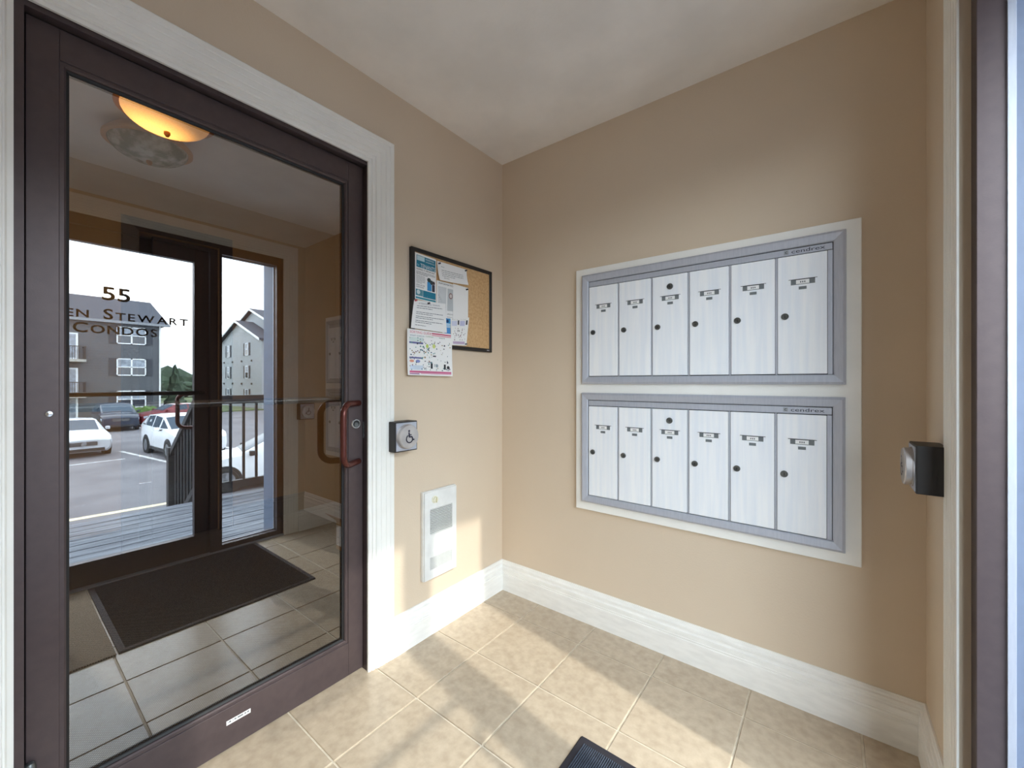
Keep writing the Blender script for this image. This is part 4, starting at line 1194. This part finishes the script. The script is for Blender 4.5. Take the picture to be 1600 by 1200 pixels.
# ------------------------------------------------------------------ buildings
def window(parent, xf, yc, z0, z1, wd, nrm='x', muntin=True, sw=0.42, yf=None):
    """window on a facade whose outside faces -x ('x') or -y ('y')"""
    def B(a0, a1, d0, d1, b0, b1, mi=0):
        if nrm == 'x': return MB().box(xf - d1, xf - d0, a0, a1, b0, b1)
        return MB().box(a0, a1, xf - d1, xf - d0, b0, b1)
    f = MB()
    for a0, a1, b0, b1 in ((yc - wd / 2, yc - wd / 2 + 0.08, z0, z1), (yc + wd / 2 - 0.08, yc + wd / 2, z0, z1), (yc - wd / 2, yc + wd / 2, z0, z0 + 0.08), (yc - wd / 2, yc + wd / 2, z1 - 0.08, z1),
                           (yc - wd / 2, yc + wd / 2, (z0 + z1) / 2 - 0.03, (z0 + z1) / 2 + 0.03)) + (((yc - 0.05, yc + 0.05, z0, z1),) if muntin else ()):
        q = B(a0, a1, 0.0, 0.07, b0, b1); f.add(q.v, q.f)
    fo = f.build('window', M_white, parent)
    B(yc - wd / 2 + 0.05, yc + wd / 2 - 0.05, 0.0, 0.03, z0 + 0.05, (z0 + z1) / 2).build('pane', M_wglass, fo)
    B(yc - wd / 2 + 0.05, yc + wd / 2 - 0.05, 0.0, 0.03, (z0 + z1) / 2, z1 - 0.05).build('pane', M_wcurt, fo)
    for o in fo.children: o.location = (0, 0, 0)
    if sw:
        for s_ in (-1, 1):
            a = yc + s_ * (wd / 2 + sw / 2 + 0.03)
            B(a - sw / 2, a + sw / 2, 0.0, 0.05, z0, z1).build('shutter', M_shut, parent)

bA = thing('apartment_building', 'dark grey three storey apartment block with white windows and balconies, left in the reflection', 'building', (51, -6, GZ), 'apartment buildings')
BX, BYE, EAVE = 45.0, 7.65, 6.2
MB().box(BX, BX + 13, -22, BYE, GZ, EAVE).build('wall', M_side_dk, bA)
r = MB(); o_ = 0.5
r.add([(BX - o_, -22.5, EAVE), (BX + 13.5, -22.5, EAVE), (BX + 13.5, BYE + o_, EAVE), (BX - o_, BYE + o_, EAVE), (BX + 6.5, -22.5, 9.05), (BX + 6.5, BYE + o_, 9.05)],
      [(0, 3, 2, 1), (0, 1, 4), (1, 2, 5, 4), (2, 3, 5), (3, 0, 4, 5)])
r.build('roof', M_roof, bA)
MB().prism([(BX + 0.2, EAVE), (BX + 12.8, EAVE), (BX + 6.5, 8.9)], 'y', -22.0, BYE).build('gable_wall', M_side_dk, bA)
MB().box(BX - 0.55, BX - 0.40, -22.5, BYE + 0.55, EAVE - 0.16, EAVE + 0.04).build('gutter', mat('grey gutter', (128, 132, 138), 0.5), bA)
MB().box(BX - 0.45, BX - 0.05, -22.4, BYE + 0.4, EAVE - 0.06, EAVE - 0.01).build('soffit', M_side_lt, bA)
MB().box(BX - 0.12, BX - 0.02, BYE - 0.14, BYE - 0.04, GZ, EAVE - 0.1).build('downspout', M_white, bA)
MB().lathe([(0.12, 8.6), (0.12, 9.6)], (BX + 5.0, 2.35, 0), 'z', 8).build('roof_vent', M_roof, bA)
for yc in (5.72, -3.2, -9.5):
    for zc in (-0.25, 2.45, 5.1):
        window(bA, BX, yc, zc - 0.72, zc + 0.72, 1.85)
for yc in (0.9, -6.2):
    for zc in (3.3, 0.55):
        bo = MB().box(BX - 1.5, BX, yc - 2.0, yc + 2.0, zc - 0.55, zc - 0.35).build('balcony', M_conc, bA)
        rr = MB().box(BX - 1.5, BX - 1.45, yc - 2.0, yc + 2.0, zc + 0.6, zc + 0.66)
        for s_ in (-2.0, 1.95): rr.box(BX - 1.5, BX, yc + s_, yc + s_ + 0.05, zc + 0.6, zc + 0.66)
        q = yc - 2.0
        while q < yc + 2.0: rr.box(BX - 1.49, BX - 1.46, q, q + 0.03, zc - 0.35, zc + 0.6); q += 0.13
        for s_ in (-2.0, 1.97):
            q = BX - 1.4
            while q < BX: rr.box(q, q + 0.03, yc + s_, yc + s_ + 0.03, zc - 0.35, zc + 0.6); q += 0.13
        ro = rr.build('balcony_rail', M_rail, bo); ro.location = (0, 0, 0)
    for zc in (4.1, 1.35, -0.9):
        MB().box(BX - 0.06, BX, yc + 0.0, yc + 1.7, zc - 1.1 if zc > 0 else GZ + 0.1, zc + 0.95).build('patio_door', M_white, bA)
        MB().box(BX - 0.08, BX - 0.06, yc + 0.12, yc + 1.58, zc - 1.0 if zc > 0 else GZ + 0.2, zc + 0.85).build('pane', M_wcurt, bA)

bB = thing('apartment_building', 'pale grey gabled apartment block seen beyond the sidelight', 'building', (56, 23, GZ), 'apartment buildings')
Yf = 17.5
# front bump-out gable and the main gable behind it
def gable(x0, x1, yf, yb, eave, peak, wallm, roofm, ov=0.45):
    xm = (x0 + x1) / 2
    m_ = MB(); m_.prism([(x0, GZ), (x1, GZ), (x1, eave), (xm, peak), (x0, eave)], 'y', yf, yb); m_.build('wall', wallm, bB)
    sl = (peak - eave) / ((x1 - x0) / 2)
    r = MB()
    for s_, xe in ((1, x1), (-1, x0)):
        xo = xe + s_ * ov; zo = eave - sl * ov
        r.prism([(xm, peak + 0.02), (xo, zo + 0.02), (xo, zo + 0.26), (xm, peak + 0.26)], 'y', yf - ov, yb)
    r.build('roof', roofm, bB)
    b2 = MB()
    for s_, xe in ((1, x1), (-1, x0)):
        xo = xe + s_ * ov; zo = eave - sl * ov
        b2.prism([(xm, peak + 0.0), (xo, zo), (xo, zo + 0.24), (xm, peak + 0.24)], 'y', yf - ov - 0.08, yf - ov)
    b2.build('barge_board', M_white, bB)
gable(49.6, 63.4, Yf, Yf + 6, 6.1, 8.6, M_side_lt, M_roof)
gable(45.0, 68.0, Yf + 1.6, Yf + 22, 6.1, 10.3, M_side_lt, M_roof)
for xc in (60.0, 53.9):
    for zc in (-0.4, 2.4, 5.15):
        window(bB, Yf, xc, zc - 0.75, zc + 0.75, 1.05, 'y', muntin=False, sw=0.45)
for zc in (-0.4, 2.4, 5.15):
    window(bB, Yf + 1.6, 47.2, zc - 0.75, zc + 0.75, 1.0, 'y', muntin=False, sw=0)
for xc in (61.5, 58.5, 55.5, 52.4):
    for zc in (1.0, 3.75):
        MB().box(xc - 0.09, xc + 0.09, Yf - 0.12, Yf, zc - 0.1, zc + 0.1).build('wall_vent', M_shut, bB)

# ------------------------------------------------------------------ planting
def blob(r, seed, sub=2, amp=0.25):
    rnd = random.Random(seed)
    bm = bmesh.new(); bmesh.ops.create_icosphere(bm, subdivisions=sub, radius=r)
    for v in bm.verts: v.co *= 1 + rnd.uniform(-amp, amp)
    vs = [tuple(v.co) for v in bm.verts]; fs = [tuple(q.index for q in f.verts) for f in bm.faces]; bm.free()
    return vs, fs
def tree_proto(kind):
    t = thing('tree', '', 'tree', (0, 0, 0), 'treeline beyond the car park')
    cr = MB()
    if kind == 0:
        for k in range(5):
            vs, fs = blob(1.5 - 0.22 * k, k, 2, 0.3); z = 1.6 + k * 1.05
            cr.add([(v[0], v[1], v[2] * 0.8 + z) for v in vs], fs)
    else:
        for k, (a, b_, z, r_) in enumerate(((0, 0, 3.0, 1.7), (1.1, 0.4, 2.6, 1.2), (-1.0, -0.5, 2.8, 1.3), (0.2, -0.9, 3.9, 1.1), (-0.3, 0.9, 4.0, 1.0))):
            vs, fs = blob(r_, 20 + k, 2, 0.28); cr.add([(v[0] + a, v[1] + b_, v[2] + z) for v in vs], fs)
    cr.build('crown', M_leaf, t)
    MB().lathe([(0.22, 0), (0.15, 2.0), (0.06, 3.4)], (0, 0, 0), 'z', 8).build('trunk', M_bark, t, smooth=True)
    return t
pr = [tree_proto(0), tree_proto(1)]
rnd = random.Random(11)
first = {0: True, 1: True}
N_T = 8
for k in range(N_T):
    ang = 0.120 + 0.26 * k / (N_T - 1)          # bearings between the two buildings, seen from the entrance
    dist = 82 if k % 2 else 90
    kd = k % 2
    if first[kd]: o = pr[kd]; first[kd] = False
    else: o = copy_tree(pr[kd])
    o.location = (dist, dist * math.tan(ang) - 1.5, GZ)
    s_ = rnd.uniform(0.62, 0.78); o.scale = (s_ * 1.3, s_ * 1.3, s_)
    o.rotation_euler = (0, 0, rnd.uniform(0, 6.28))
    nth = ('nearest', 'second', 'third', 'fourth')[k // 2]
    o['label'] = ('%s conifer beyond the dark grey building, in the distant treeline' if kd == 0 else '%s rounded tree beyond the dark grey building, in the distant treeline') % ('nearest' if k < 2 else nth + ' nearest')
    o['group'] = 'distant conifers' if kd == 0 else 'distant rounded trees'
wl = MB()
for k in range(90):
    vs, fs = blob(rnd.uniform(1.6, 2.6), 100 + k, 1, 0.3); yy = -22 + k * 1.35 + rnd.uniform(-1, 1); xx = 104 + rnd.uniform(-4, 4); zz = GZ + rnd.uniform(1.0, 3.4)
    wl.add([(v[0] + xx, v[1] * 1.3 + yy, v[2] * 1.3 + zz) for v in vs], fs)
tag(wl.build('woodland', M_leaf, None), 'dark band of woodland on the horizon between and behind the buildings', 'woodland', kind='stuff')
vs_all = MB()
for k in range(7):
    vs, fs = blob(0.55, 50 + k, 2, 0.25); vs_all.add([(v[0] - 0.2, v[1] + (k - 3) * 0.42, v[2] * 0.8 + 0.45 + 0.1 * (k % 2)) for v in vs], fs)
bu = vs_all.build('bush', M_leaf2, None); bu.location = (44.0, 5.6, GZ + 0.1)
tag(bu, 'green bush under the ground floor window of the dark grey building', 'bush')
vs_all = MB()
for k in range(6):
    vs, fs = blob(1.0, 70 + k, 2, 0.3); vs_all.add([(v[0], v[1] * 0.8, v[2] + 0.8 + k * 0.55) for v in [(a * (1 - k * 0.13), b_ * (1 - k * 0.13), c_) for a, b_, c_ in vs]], fs)
bu = vs_all.build('shrub_tree', M_leaf, None); bu.location = (46.5, 9.0, GZ)
tag(bu, 'tall dark shrub beside the right corner of the grey building', 'shrub')

# drop helper properties
for o in bpy.data.objects:
    if '_base' in o: del o['_base']
